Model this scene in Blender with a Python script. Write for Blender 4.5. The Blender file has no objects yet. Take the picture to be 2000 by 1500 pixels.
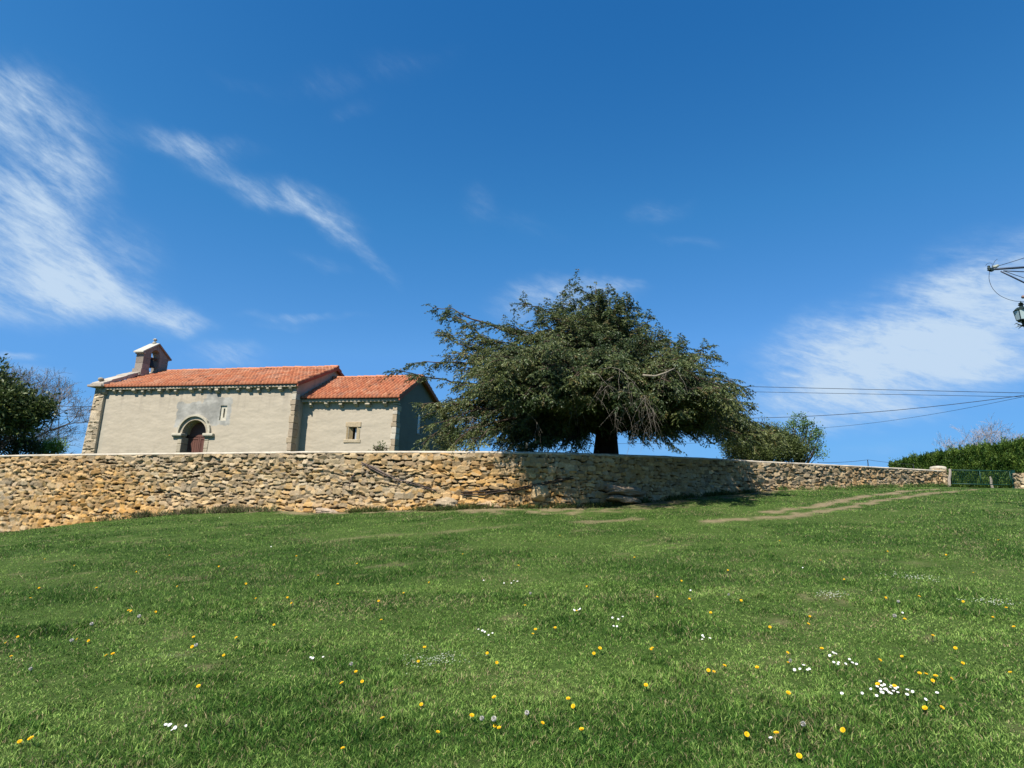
import bpy, math, random
import numpy as np
from mathutils import Vector, Matrix
random.seed(7); RNG=np.random.default_rng(11)
sc=bpy.context.scene; COL=sc.collection
pi=math.pi
# ------------------------------------------------------------------ camera
FPX=1150.0; PIT=0.203; ROL=0.0303; EYE=np.array([0,0,1.6])
_F=np.array([0,math.cos(PIT),math.sin(PIT)]); _U=np.array([0,-math.sin(PIT),math.cos(PIT)]); _X=np.array([1.,0,0])
_R=math.cos(ROL)*_X+math.sin(ROL)*_U; _V=-math.sin(ROL)*_X+math.cos(ROL)*_U
def ray(px,py): return _F+_R*(px-1000)/FPX+_V*(750-py)/FPX
def at(px,py,Y):
    d=ray(px,py); return EYE+d*Y/d[1]
cd=bpy.data.cameras.new('camera'); cam=bpy.data.objects.new('camera',cd); COL.objects.link(cam)
cd.sensor_width=36; cd.lens=36*FPX/2000; cd.clip_end=3000; cd.clip_start=.05
cam.matrix_world=Matrix([[_R[i],_V[i],-_F[i],EYE[i]] for i in range(3)]+[[0,0,0,1]])
sc.camera=cam
# ------------------------------------------------------------------ noise
def hsh(*a):
    h=np.zeros(np.broadcast(*a).shape,dtype=np.uint32)
    for k,x in zip((374761393,668265263,2147483647-58,1274126177),a):
        h=h+(np.asarray(x).astype(np.int64)&0xffffffff).astype(np.uint32)*np.uint32(k)
        h=(h^(h>>np.uint32(13)))*np.uint32(1274126177)
    h=h^(h>>np.uint32(16))
    return h.astype(np.float64)/4294967295.0
def vn(x,y,seed=0):
    x=np.asarray(x,float);y=np.asarray(y,float)
    xi=np.floor(x);yi=np.floor(y);fx=x-xi;fy=y-yi
    fx=fx*fx*(3-2*fx);fy=fy*fy*(3-2*fy)
    a=hsh(xi,yi,seed+0*xi);b=hsh(xi+1,yi,seed+0*xi);c=hsh(xi,yi+1,seed+0*xi);d=hsh(xi+1,yi+1,seed+0*xi)
    return (a*(1-fx)+b*fx)*(1-fy)+(c*(1-fx)+d*fx)*fy
def fbm(x,y,o=4,seed=0):
    s=0;a=1;t=0
    for i in range(o):
        s=s+a*vn(np.asarray(x)*2**i+17.3*i,np.asarray(y)*2**i-9.1*i,seed+i);t+=a;a*=.5
    return s/t
def sstep(a,b,x):
    t=np.clip((x-a)/(b-a),0,1); return t*t*(3-2*t)
def mixc(a,b,t):
    a=np.asarray(a,float);b=np.asarray(b,float);t=np.asarray(t)[...,None]; return a*(1-t)+b*t
# ------------------------------------------------------------------ object helpers
def tag(o,label=None,cat=None,group=None,kind=None):
    if label:o['label']=label
    if cat:o['category']=cat
    if group:o['group']=group
    if kind:o['kind']=kind
    return o
def empty(name,loc,rz=0):
    o=bpy.data.objects.new(name,None); COL.objects.link(o); o.location=loc; o.rotation_euler=(0,0,rz); o.empty_display_size=.3
    return o
def mesh_np(name,V,F,mat,parent=None,col=None,smooth=False,corner_faces=None,loc=None):
    """V (n,3); F (m,k) same-size faces, or list of such arrays"""
    Fs=F if isinstance(F,list) else [F]
    me=bpy.data.meshes.new(name); V=np.asarray(V,dtype=np.float32)
    me.vertices.add(len(V)); me.vertices.foreach_set('co',V.ravel())
    nl=sum(f.size for f in Fs); nf=sum(len(f) for f in Fs)
    me.loops.add(nl); me.polygons.add(nf)
    me.loops.foreach_set('vertex_index',np.concatenate([f.ravel() for f in Fs]).astype(np.int32))
    ls=[];o=0
    for f in Fs:
        ls.append(o+np.arange(len(f))*f.shape[1]); o+=f.size
    me.polygons.foreach_set('loop_start',np.concatenate(ls).astype(np.int32))
    me.update(calc_edges=True)
    if col is not None:
        a=me.color_attributes.new('Col','FLOAT_COLOR','POINT')
        c=np.ones((len(V),4),np.float32); c[:,:3]=col; a.data.foreach_set('color',c.ravel())
    if smooth: me.polygons.foreach_set('use_smooth',np.ones(nf,bool))
    me.materials.append(mat)
    ob=bpy.data.objects.new(name,me); COL.objects.link(ob)
    if parent is not None: ob.parent=parent
    if loc is not None: ob.location=loc
    return ob
def grid_faces(ns,nt,keep=None):
    i=np.arange(ns-1)[:,None]*nt+np.arange(nt-1)[None,:]
    f=np.stack([i,i+nt,i+nt+1,i+1],-1)
    if keep is not None: f=f[keep]
    return f.reshape(-1,4)
class MB:
    def __init__(s): s.v=[];s.f=[];s.c=[]
    def add(s,vs,fs,c=(1,1,1)):
        o=len(s.v); s.v+= [tuple(map(float,v)) for v in vs]; s.f+=[tuple(i+o for i in f) for f in fs]; s.c+=[tuple(c)]*len(vs)
    def box(s,x0,x1,y0,y1,z0,z1,c=(1,1,1),j=0,M=None):
        vs=[(x,y,z) for x in(x0,x1) for y in(y0,y1) for z in(z0,z1)]
        if j: vs=[tuple(q+random.uniform(-j,j) for q in v) for v in vs]
        if M is not None: vs=[tuple(M@Vector(v)) for v in vs]
        s.add(vs,[(0,1,3,2),(4,6,7,5),(0,4,5,1),(2,3,7,6),(0,2,6,4),(1,5,7,3)],c)
    def tube(s,P,R,n=6,c=(1,1,1),cap=True):
        P=[np.asarray(p,float) for p in P]; m=len(P)
        if not hasattr(R,'__len__'): R=[R]*m
        vs=[];ref=np.array([.13,.27,.95])
        for i in range(m):
            t=P[min(i+1,m-1)]-P[max(i-1,0)]; t=t/(np.linalg.norm(t)+1e-9)
            rr=ref if abs(t@ref)<.93 else np.array([1.,0,0])
            a=np.cross(t,rr);a/=np.linalg.norm(a);b=np.cross(t,a)
            for k in range(n):
                q=2*pi*k/n; vs.append(P[i]+R[i]*(a*math.cos(q)+b*math.sin(q)))
        fs=[(i*n+k,i*n+(k+1)%n,(i+1)*n+(k+1)%n,(i+1)*n+k) for i in range(m-1) for k in range(n)]
        if cap: fs+=[tuple(range(n))[::-1],tuple((m-1)*n+k for k in range(n))]
        s.add(vs,fs,c)
    def lathe(s,prof,n=12,cx=0,cy=0,c=(1,1,1)):
        vs=[(cx+r*math.cos(2*pi*k/n),cy+r*math.sin(2*pi*k/n),z) for r,z in prof for k in range(n)]
        m=len(prof)
        fs=[(i*n+k,i*n+(k+1)%n,(i+1)*n+(k+1)%n,(i+1)*n+k) for i in range(m-1) for k in range(n)]
        fs+=[tuple(range(n))[::-1],tuple((m-1)*n+k for k in range(n))]
        s.add(vs,fs,c)
    def build(s,name,mat,parent=None,smooth=False,bevel=0,loc=None):
        me=bpy.data.meshes.new(name); me.from_pydata(s.v,[],s.f)
        a=me.color_attributes.new('Col','FLOAT_COLOR','POINT')
        c=np.ones((len(s.v),4),np.float32); c[:,:3]=np.array(s.c); a.data.foreach_set('color',c.ravel())
        if smooth: me.polygons.foreach_set('use_smooth',np.ones(len(s.f),bool))
        me.materials.append(mat); me.update()
        ob=bpy.data.objects.new(name,me); COL.objects.link(ob)
        if parent is not None: ob.parent=parent
        if loc is not None: ob.location=loc
        if bevel:
            m=ob.modifiers.new('bevel','BEVEL'); m.width=bevel; m.segments=2; m.limit_method='ANGLE'
        return ob
# ------------------------------------------------------------------ materials
def newmat(name):
    m=bpy.data.materials.new(name); m.use_nodes=True; nt=m.node_tree
    return m,nt,nt.nodes['Principled BSDF']
def N(nt,t,**k):
    n=nt.nodes.new(t)
    for a,b in k.items():
        if a.startswith('i_'):
            key=a[2:]; n.inputs[int(key) if key.isdigit() else key.replace('_',' ')].default_value=b
        else: setattr(n,a,b)
    return n
def mat(name,color=None,rough=.85,spec=.3,nscale=8,nvar=.25,bump=.3,bscale=30,bdist=.01,transl=0,metal=0,stretch=(1,1,1),speck=0,two=None):
    m,nt,b=newmat(name); L=nt.links.new
    tc=N(nt,'ShaderNodeTexCoord'); mp=N(nt,'ShaderNodeMapping'); mp.inputs['Scale'].default_value=stretch
    L(tc.outputs['Object'],mp.inputs[0])
    if color is None:
        a=N(nt,'ShaderNodeVertexColor',layer_name='Col'); src=a.outputs[0]
    else:
        a=N(nt,'ShaderNodeRGB'); a.outputs[0].default_value=(*color,1); src=a.outputs[0]
    if nvar:
        n=N(nt,'ShaderNodeTexNoise',i_Scale=nscale,i_Detail=6,i_Roughness=.65); L(mp.outputs[0],n.inputs['Vector'])
        r=N(nt,'ShaderNodeMapRange',i_1=.25,i_2=.75,i_3=.8*(1-nvar),i_4=.8*(1+nvar)); L(n.outputs[0],r.inputs[0])
        x=N(nt,'ShaderNodeVectorMath',operation='SCALE'); L(src,x.inputs[0]); L(r.outputs[0],x.inputs['Scale']); src=x.outputs[0]
    if two:
        n=N(nt,'ShaderNodeTexNoise',i_Scale=two[1],i_Detail=5,i_Roughness=.6); L(mp.outputs[0],n.inputs['Vector'])
        r=N(nt,'ShaderNodeMapRange',i_1=two[2],i_2=two[3]); L(n.outputs[0],r.inputs[0])
        x=N(nt,'ShaderNodeMix',data_type='RGBA'); L(r.outputs[0],x.inputs[0]); L(src,x.inputs[6]); x.inputs[7].default_value=(*two[0],1); src=x.outputs[2]
    L(src,b.inputs['Base Color'])
    b.inputs['Roughness'].default_value=rough; b.inputs['Specular IOR Level'].default_value=spec; b.inputs['Metallic'].default_value=metal
    if bump:
        n=N(nt,'ShaderNodeTexNoise',i_Scale=bscale,i_Detail=6,i_Roughness=.7); L(mp.outputs[0],n.inputs['Vector'])
        bm=N(nt,'ShaderNodeBump',i_Strength=bump,i_Distance=bdist); L(n.outputs[0],bm.inputs['Height']); L(bm.outputs[0],b.inputs['Normal'])
    if transl:
        t=N(nt,'ShaderNodeBsdfTranslucent'); L(src,t.inputs[0])
        mx=N(nt,'ShaderNodeMixShader',i_0=transl); L(b.outputs[0],mx.inputs[1]); L(t.outputs[0],mx.inputs[2])
        L(mx.outputs[0],nt.nodes['Material Output'].inputs[0])
    return m
M_ground=mat('soil_and_turf',rough=.95,spec=.1,nscale=14,nvar=.35,bump=.8,bscale=22,bdist=.04)
M_grass=mat('grass_blades',rough=.7,spec=.08,nvar=0,bump=0,transl=.35)
M_stone=mat('rubble_stone',rough=.92,spec=.15,nscale=16,nvar=.28,bump=.9,bscale=38,bdist=.02)
M_cut=mat('dressed_sandstone',rough=.9,spec=.15,nscale=9,nvar=.22,bump=.7,bscale=22,bdist=.02)
M_coping=mat('lime_coping',(.54,.47,.36),rough=.9,spec=.15,nscale=5,nvar=.22,bump=.5,bscale=30,bdist=.01,two=((.34,.30,.23),3.1,.52,.72))
M_plaster=mat('lime_render',rough=.95,spec=.1,nscale=1.3,nvar=.06,bump=.35,bscale=26,bdist=.012,stretch=(1,1,2.2))
M_tile=mat('clay_roof_tile',rough=.85,spec=.2,nscale=12,nvar=.2,bump=.4,bscale=40,bdist=.006)
M_wood=mat('painted_door_wood',(.15,.052,.036),rough=.6,nscale=9,nvar=.3,bump=.4,bscale=18,stretch=(8,8,1))
M_dark=mat('unlit_interior',(.015,.013,.012),nvar=0,bump=0)
M_glass,_n,_b=newmat('window_glass'); _b.inputs['Base Color'].default_value=(.30,.32,.34,1); _b.inputs['Roughness'].default_value=.12
M_bronze=mat('dark_bronze',(.05,.05,.045),rough=.5,metal=.7,nvar=.2,bump=.1)
M_yewleaf=mat('yew_needles',rough=.5,spec=.35,nvar=0,bump=0,transl=.22)
M_leaf=mat('broad_leaves',rough=.5,spec=.3,nvar=0,bump=0,transl=.2)
M_bark=mat('bark',rough=.95,spec=.1,nscale=7,nvar=.4,bump=1,bscale=12,bdist=.05,stretch=(1,1,.3))
M_postwood=mat('weathered_post_wood',(.34,.29,.23),nscale=8,nvar=.3,bump=.6,bscale=16,stretch=(6,6,1))
M_gatemetal=mat('green_painted_metal',(.008,.05,.036),rough=.45,nvar=.1,bump=0)
M_steel=mat('blue_grey_steel',(.05,.07,.11),rough=.5,metal=.3,nvar=.15,bump=.1)
M_iron=mat('dark_lantern_iron',(.018,.035,.032),rough=.45,metal=.3,nvar=.2,bump=.1)
M_lampglass,_n,_b=newmat('frosted_lamp_glass'); _b.inputs['Base Color'].default_value=(.42,.52,.52,1); _b.inputs['Roughness'].default_value=.3; _b.inputs['Transmission Weight'].default_value=.25
M_cable=mat('black_cable',(.02,.022,.028),rough=.6,nvar=0,bump=0)
M_conc=mat('concrete_pole',(.3,.28,.25),nscale=5,nvar=.2)
M_ceram=mat('ceramic_insulator',(.34,.36,.30),rough=.3,nvar=.1,bump=0)
M_petal=mat('flower_petals',rough=.7,spec=.2,nvar=0,bump=0,transl=.25)
# ------------------------------------------------------------------ terrain
CP=np.array([(0,0,0),(0,5,.16),(0,10,.58),(-18.3,22,0),(-14,21,.62),(-10.2,20.3,1.07),(-6.5,19.3,1.18),(-3,18.5,1.35),(-.65,17.9,1.5),(3.18,19.4,1.73),
 (6.5,21.3,2.1),(10.2,23.4,2.47),(22.1,30,3.16),(26,34,3.25),(28,44,3.0),(-25,24,-.4),(12,10,1.05),(-12,10,-.1),(20,20,2.35),(-15,0,-.7),(15,0,.6),
 (-30,10,-1.1),(35,25,3.1),(36,36,3.3),(0,-12,-.7),(0,14.5,1.0),(16,26.6,2.85)])
def _k(r2): return .5*r2*np.log(r2+1e-9)
def _tps():
    n=len(CP);P=np.c_[np.ones(n),CP[:,:2]]
    K=_k(((CP[:,None,:2]-CP[None,:,:2])**2).sum(-1))+np.eye(n)*1.5
    A=np.block([[K,P],[P.T,np.zeros((3,3))]]); return np.linalg.solve(A,np.r_[CP[:,2],0,0,0])
TW=_tps()
def zfield0(x,y):
    x=np.asarray(x,float);y=np.asarray(y,float); sh=np.broadcast(x,y).shape
    xf=(x+0*y).ravel();yf=(y+0*x).ravel(); out=TW[-3]+TW[-2]*xf+TW[-1]*yf
    for i in range(len(CP)): out+=TW[i]*_k((xf-CP[i,0])**2+(yf-CP[i,1])**2)
    return out.reshape(sh)
def zfield(x,y):
    z=zfield0(np.clip(x,-45,50),np.clip(y,-20,50))
    z=z+.10*(fbm(np.asarray(x)*.35,np.asarray(y)*.35,2,5)-.5)+.05*(fbm(np.asarray(x)*1.6,np.asarray(y)*1.6,3,9)-.5)
    r=np.hypot(x,np.asarray(y)-15)
    return z*(1-sstep(45,110,r))+(-3.0)*sstep(45,110,r)
# wall path (front face, plan): s -> (x,y), outward normal faces the camera
ctrl=[(-34,25.4),(-18.6,22),(-10.3,20.3),(-3.1,18.55),(-1.4,18.15),(.3,18.0),(2,18.6),(3.9,19.6),(6.8,21.35),(10.2,23.35),(16,26.6),(21.9,29.95)]
def catmull(C,n=24):
    C=np.array(C,float);C=np.vstack([2*C[0]-C[1],C,2*C[-1]-C[-2]]);o=[]
    for i in range(1,len(C)-2):
        for t in np.linspace(0,1,n,endpoint=False):
            o.append(.5*((2*C[i])+(-C[i-1]+C[i+1])*t+(2*C[i-1]-5*C[i]+4*C[i+1]-C[i+2])*t*t+(-C[i-1]+3*C[i]-3*C[i+1]+C[i+2])*t**3))
    o.append(C[-2]);return np.array(o)
WP=catmull(ctrl); WS=np.r_[0,np.cumsum(np.hypot(*np.diff(WP,axis=0).T))]; WL=WS[-1]
def wpos(s): return np.interp(s,WS,WP[:,0]),np.interp(s,WS,WP[:,1])
def wnor(s):
    x0,y0=wpos(np.clip(s-.3,0,WL));x1,y1=wpos(np.clip(s+.3,0,WL)); tx,ty=x1-x0,y1-y0; L=np.hypot(tx,ty)
    return ty/L,-tx/L
def s_of_px(px):
    # param whose plan position lies in the vertical plane seen at px (top-of-wall height)
    ss=np.linspace(0,WL,3000);x,y=wpos(ss);best=None
    d=ray(px,890); k=np.argmin(abs(x/y-d[0]/d[1])); return ss[k]
TOPPX=[(-250,893),(0,889),(200,886),(400,884),(600,881.5),(800,881),(900,881.5),(1000,882.5),(1100,884),(1185,886.5),(1300,891),(1400,895.5),(1500,901.5),(1600,906),(1700,911),(1800,916.5),(1850,919)]
_ts=[];_tz=[]
for px,py in TOPPX:
    s=s_of_px(px);x,y=wpos(s);_ts.append(s);_tz.append(at(px,py,y)[2])
_o=np.argsort(_ts);_ts=np.array(_ts)[_o];_tz=np.array(_tz)[_o]
def wtop(s): return np.interp(s,_ts,_tz)
def behind(x,y):
    """signed distance behind the wall's front face (positive behind), and s"""
    x=np.asarray(x,float);y=np.asarray(y,float);sh=x.shape;xf=x.ravel();yf=y.ravel()
    Q=WP[::4];Qs=WS[::4];best=np.full(xf.shape,1e9);bs=np.zeros(xf.shape)
    for i in range(len(Q)):
        d=(xf-Q[i,0])**2+(yf-Q[i,1])**2;m=d<best;best[m]=d[m];bs[m]=Qs[i]
    px,py=wpos(bs);nx,ny=wnor(bs)
    return (-((xf-px)*nx+(yf-py)*ny)).reshape(sh),bs.reshape(sh),np.sqrt(best).reshape(sh)
# dirt mask: wheel ruts, bare strip at wall foot, worn patches.  polylines in plan
def gp(px,py):   # photo point -> point on the field
    d=ray(px,py);lo,hi=2.,60.
    ts=np.linspace(2,48,900);P=EYE[None]+d[None]*(ts/d[1])[:,None]
    z=zfield(P[:,0],P[:,1]);k=np.argmax(P[:,2]<=z) if (P[:,2]<=z).any() else len(ts)-1
    return P[k,:2]
RUTS=[([(1905,956),(1860,960),(1800,966),(1730,976),(1660,990),(1600,1000),(1530,1010),(1380,1018)],.16,.8),
      ([(1830,955),(1760,961),(1700,968),(1640,980),(1570,992),(1500,1000)],.17,.85),
      ([(1240,1014),(1150,1019),(1060,1022),(950,1030)],.15,.6),([(920,1034),(840,1043),(740,1046),(650,1058)],.12,.35)]
RUTS=[([gp(*p) for p in a],w,st) for a,w,st in RUTS]
def polydist(x,y,P):
    d=np.full(np.shape(x),1e9)
    for (ax,ay),(bx,by) in zip(P[:-1],P[1:]):
        vx,vy=bx-ax,by-ay;t=np.clip(((x-ax)*vx+(y-ay)*vy)/(vx*vx+vy*vy+1e-9),0,1)
        d=np.minimum(d,np.hypot(x-ax-t*vx,y-ay-t*vy))
    return d
def dirt(x,y,bd=None):
    x=np.asarray(x,float);y=np.asarray(y,float)
    n=fbm(x*2.8,y*2.8,5,31);m=np.zeros(x.shape)
    for P,w,st in RUTS:
        d=polydist(x,y,P); m=np.maximum(m,st*sstep(1.6,.5,d/w+ (n-.5)*3.6)*(1 if st>.7 else sstep(.36,.58,fbm(x*.9,y*.9,3,33))))
    near=(y>12)&(y<36)&(x>-25)&(x<26)
    if near.any():
        b,s,_=behind(x[near],y[near])
        nn=n[near];wd=np.interp(x[near],[-12,-9,-3,0,8,13,20],[.12,.4,.6,.9,1.2,.5,.3])
        q=.85*sstep(1.15,.35,(-b)/wd+(nn-.5)*4.2)*np.interp(x[near],[-12,-8,20,22],[.2,.9,.8,0])
        mm=m[near];mm=np.maximum(mm,q);m[near]=mm
    # sparse worn patches near the camera
    p=fbm(x*2.6+3,y*3.4,4,77);m=np.maximum(m,.45*sstep(.70,.86,p+.25*(fbm(x*11,y*11,2,78)-.5))*(y<22)); 
    return m
_LP=[]
def lush(x,y):
    if not _LP:
        for px,py,r,s in((1790,1440,.42,.3),(1650,1460,.3,.2),(1780,1205,.8,.2),(1960,1350,.5,.25),(930,1090,1.3,.16),(560,1085,1.3,.16),(1400,1050,1.6,.14),(230,1230,.8,.15)): _LP.append((*gp(px,py),r,s))
    a=lush0(x,y)
    for cx,cy_,r,s in _LP: a=a+s*np.exp(-(((np.asarray(x)-cx)/1.5)**2+(np.asarray(y)-cy_)**2)/r**2)
    return a
def lush0(x,y): return fbm(np.asarray(x)*.55+40,np.asarray(y)*.9,3,51)
# field sheet
def axis(c0,c1,fine,far,n):
    a=np.arange(c0,c1+1e-6,fine);g=np.geomspace(1,far,n)
    return np.r_[(c0-g)[::-1],a,c1+g]
gx=axis(-28,30,.2,560,26);gy=axis(-3,44,.2,560,26)
GX,GY=np.meshgrid(gx,gy,indexing='ij');GZ=zfield(GX,GY)
bd,bs,dd=behind(GX,GY)
inside=(bs>0.01)&(bs<WL-.05)
GZ=GZ-1.3*sstep(.15,.9,bd)*inside*(dd<60)
GZ-=2.0*((bs<=.01)&(bd>0))
dm=dirt(GX,GY)
lu=lush(GX,GY)
gc=mixc((.060,.100,.020),(.042,.078,.015),sstep(.4,.62,lu))
gc=mixc(gc,(.29,.215,.13),dm*.9)
gc*= (.85+.3*fbm(GX*5,GY*5,3,3))[...,None]
g=mesh_np('ground',np.stack([GX,GY,GZ],-1).reshape(-1,3),grid_faces(len(gx),len(gy)),M_ground,col=gc.reshape(-1,3),smooth=True)
tag(g,kind='structure')
# churchyard level behind the wall
ss=np.linspace(0,WL,160);nn=np.r_[.3,.6,1,2,3,5,8,12,18,26,40,70]
S,D=np.meshgrid(ss,nn,indexing='ij');x,y=wpos(S);nx,ny=wnor(S)
ax_=x-(nx)*D*1.0; ay_=y-ny*D
# fan straight back so the sheet never folds
ax_=x+D*np.interp(S,[0,WL*.5,WL],[-.25,0,.12]);ay_=y+D
zt=wtop(S)-.12; zc=2.86+.0*D+ .35*sstep(0,30,ax_)
Z=zt+(zc-zt)*sstep(.5,8,D)-3*sstep(30,70,D)+.06*(fbm(ax_,ay_,3,2)-.5)
def yard_z(x,y): return 2.86+.35*float(sstep(0,30,np.array(float(x))))
cy=mesh_np('churchyard_ground',np.stack([ax_,ay_,Z],-1).reshape(-1,3),grid_faces(len(ss),len(nn)),M_ground,col=np.tile([.045,.085,.02],(ax_.size,1)),smooth=True)
tag(cy,kind='structure')
# ------------------------------------------------------------------ rubble masonry
class Rubble:
    def __init__(s,s0,s1,z0,z1,seed,h=(.07,.165),w=(.10,.30),big=.09):
        R=np.random.default_rng(seed);s.rows=[];z=z0-.3;s.edges=[]
        while z<z1+.3:
            hh=R.uniform(*h);zc=z+hh/2;s.edges.append(z);x=s0-1;L=[]
            while x<s1+1:
                ww=R.uniform(*w)*(.7+hh/np.mean(h)*.4);hs=hh*R.uniform(.47,.62);wsz=ww*R.uniform(.475,.54)
                if R.random()<big: hs*=1.75;wsz*=1.15
                elif R.random()<.16: hs*=.75
                L.append((x+ww/2,zc+R.uniform(-.022,.022),wsz,hs,R.uniform(-.22,.22),R.uniform(0,1),R.normal(0,1),R.normal(0,1),R.uniform(3.2,9.0),R.uniform(0,1)))
                x+=ww
            s.rows.append(np.array(L));z+=hh
        s.edges=np.array(s.edges)
    def eval(s,S,Z):
        sh=S.shape;S=S.ravel();Z=Z.ravel()
        Sw=S+.07*(vn(S*4,Z*4,1)-.5)+.03*(vn(S*13,Z*13,2)-.5);Zw=Z+.10*(fbm(S*.9,Z*.9,2,3)-.5)+.05*(vn(S*4,Z*5,5)-.5)+.02*(vn(S*14,Z*14,6)-.5)
        ri=np.searchsorted(s.edges,Zw)-1
        best=np.full(S.shape,9.);at_=np.zeros((len(S),10));dx_=np.zeros(len(S));dz_=np.zeros(len(S))
        for r,row in enumerate(s.rows):
            m=np.where(abs(ri-r)<=1)[0]
            if not len(m): continue
            c=np.searchsorted(row[:,0],Sw[m])
            for o in(-2,-1,0,1):
                k=np.clip(c+o,0,len(row)-1);q=row[k]
                ds=Sw[m]-q[:,0];dz=Zw[m]-q[:,1];ca=np.cos(q[:,4]);sa=np.sin(q[:,4])
                u=(ds*ca+dz*sa)/q[:,2];v=(-ds*sa+dz*ca)/q[:,3];p=q[:,8]
                d=(abs(u)**p+abs(v)**p)**(1/p)
                b=d<best[m];mm=m[b];best[mm]=d[b];at_[mm]=q[b];dx_[mm]=u[b];dz_[mm]=v[b]
        return best.reshape(sh),at_.reshape(sh+(10,)),dx_.reshape(sh),dz_.reshape(sh)
PAL=np.array([(.58,.43,.22),(.60,.47,.28),(.54,.42,.26),(.48,.39,.27),(.42,.36,.27),(.61,.49,.30),(.54,.38,.18),(.45,.36,.25),(.60,.51,.36),(.52,.38,.21)])
def rubble_surface(S,Z,rb,amp=.06,pal=PAL,joint=(.11,.065,.03),topgrey=None,warm=None):
    d,a,u,v=rb.eval(S,Z)
    h=1-np.clip(d,0,1.2)**7
    h=np.clip(h,-.9,1)
    face=(.65+.55*a[...,5])*amp + .019*a[...,6]*u + .022*a[...,7]*v
    disp=face*sstep(-.2,.45,h)+.012*(fbm(S*9,Z*9,3,8)-.5)-.045*(1-sstep(-.15,.3,h))
    idx=(a[...,9]*len(pal)).astype(int)%len(pal);c=pal[idx].copy()
    if warm is not None: c=c*(1-warm[...,None])+c*np.array([1.12,.93,.66])*warm[...,None]
    if topgrey is not None: c=mixc(c,c.mean(-1,keepdims=True)*np.array([1.16,1.,.76]),topgrey)
    c*=(.66+.52*hsh((a[...,0]*1000).astype(int),(a[...,1]*1000).astype(int),0*a[...,0]))[...,None]
    c*=(.84+.32*fbm(S*12,Z*12,3,4))[...,None]
    li=sstep(.66,.72,fbm(S*6+a[...,5]*9,Z*6,3,14))[...,None]*.45; c=c*(1-li)+np.array([.52,.48,.38])*li
    c=mixc(np.array(joint),c,sstep(-.1,.35,h));c=c*np.array([.83,.765,.67])
    return disp,c
ds=.024;ns=int(WL/ds);nt=112
s1=np.linspace(0.0,WL,ns);xb,yb=wpos(s1);nx,ny=wnor(s1)
zb=zfield(xb,yb)-.35;zt=wtop(s1)-.06
T=np.linspace(0,1,nt)[None,:];S=np.repeat(s1[:,None],nt,1);Z=zb[:,None]+(zt-zb)[:,None]*T
rb=Rubble(0,WL,-1.5,4.8,5)
big=fbm(S*.25,Z*.6,3,60);rngw=0
hgt=(Z-zb[:,None]-.35)/(zt-zb-.35)[:,None]
warm=np.clip(sstep(.42,.62,big)*.8+sstep(.5,.0,hgt)*.45,0,1);tg=np.clip(sstep(.50,.30,big)*.3+sstep(.55,1.,hgt)*.3,0,1)
tg=np.maximum(tg,np.clip(np.interp(S,[s_of_px(1000),s_of_px(1200),s_of_px(1500)],[0,.2,.35]),0,1))
disp,c=rubble_surface(S,Z,rb,.105,topgrey=tg,warm=warm)
disp+= .12*(fbm(S*.35,Z*.5,2,90)-.5)+ .10*sstep(.25,0,hgt)*fbm(S*1.3,Z*2,3,12)     # bulges, spreading footing
V=np.stack([xb[:,None]+nx[:,None]*disp,yb[:,None]+ny[:,None]*disp,Z],-1)
wall=empty('stone_wall',(float(xb[ns//2]),float(yb[ns//2]),float(zb[ns//2])));WO=np.array(wall.location)
tag(wall,'long ochre rubble stone retaining wall with a pale coping below the chapel and yew','wall')
mesh_np('masonry',V.reshape(-1,3)-WO,grid_faces(ns,nt),M_stone,wall,col=c.reshape(-1,3),smooth=True)
# wall body behind + coping
s2=np.arange(0,WL+.01,.12);s2[-1]=min(s2[-1],WL);x2,y2=wpos(s2);n2x,n2y=wnor(s2);zt2=wtop(s2);zb2=zfield(x2,y2)-.5
def strip(prof):   # prof(s index) list of (outward, z)
    rows=[]
    for o,z in prof: rows.append(np.stack([x2+n2x*o,y2+n2y*o,z],-1))
    return np.stack(rows,1)
wob=lambda k,a:a*(fbm(s2*2.2,0*s2+k*7.7,3,k)-.5)
P=strip([(-.06,zt2-.07),(-.5,zt2-.07),(-.52,zb2+.3)])
mesh_np('wall_back',P.reshape(-1,3)-WO,grid_faces(len(s2),3),M_stone,wall,col=np.tile([.36,.29,.19],(P.shape[0]*3,1)))
P=strip([(-.1,zt2-.10),(.055+wob(1,.08),zt2-.085+wob(2,.05)),(.085+wob(1,.08),zt2-.045+wob(3,.03)),(.06+wob(1,.05),zt2-.012+wob(3,.03)),(-.1,zt2+.015+wob(4,.03)),(-.35,zt2+.02+wob(5,.03)),(-.52,zt2-.01),(-.55,zt2-.1)])
mesh_np('coping',P.reshape(-1,3)-WO,grid_faces(len(s2),8),M_coping,wall,smooth=True)
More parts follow.
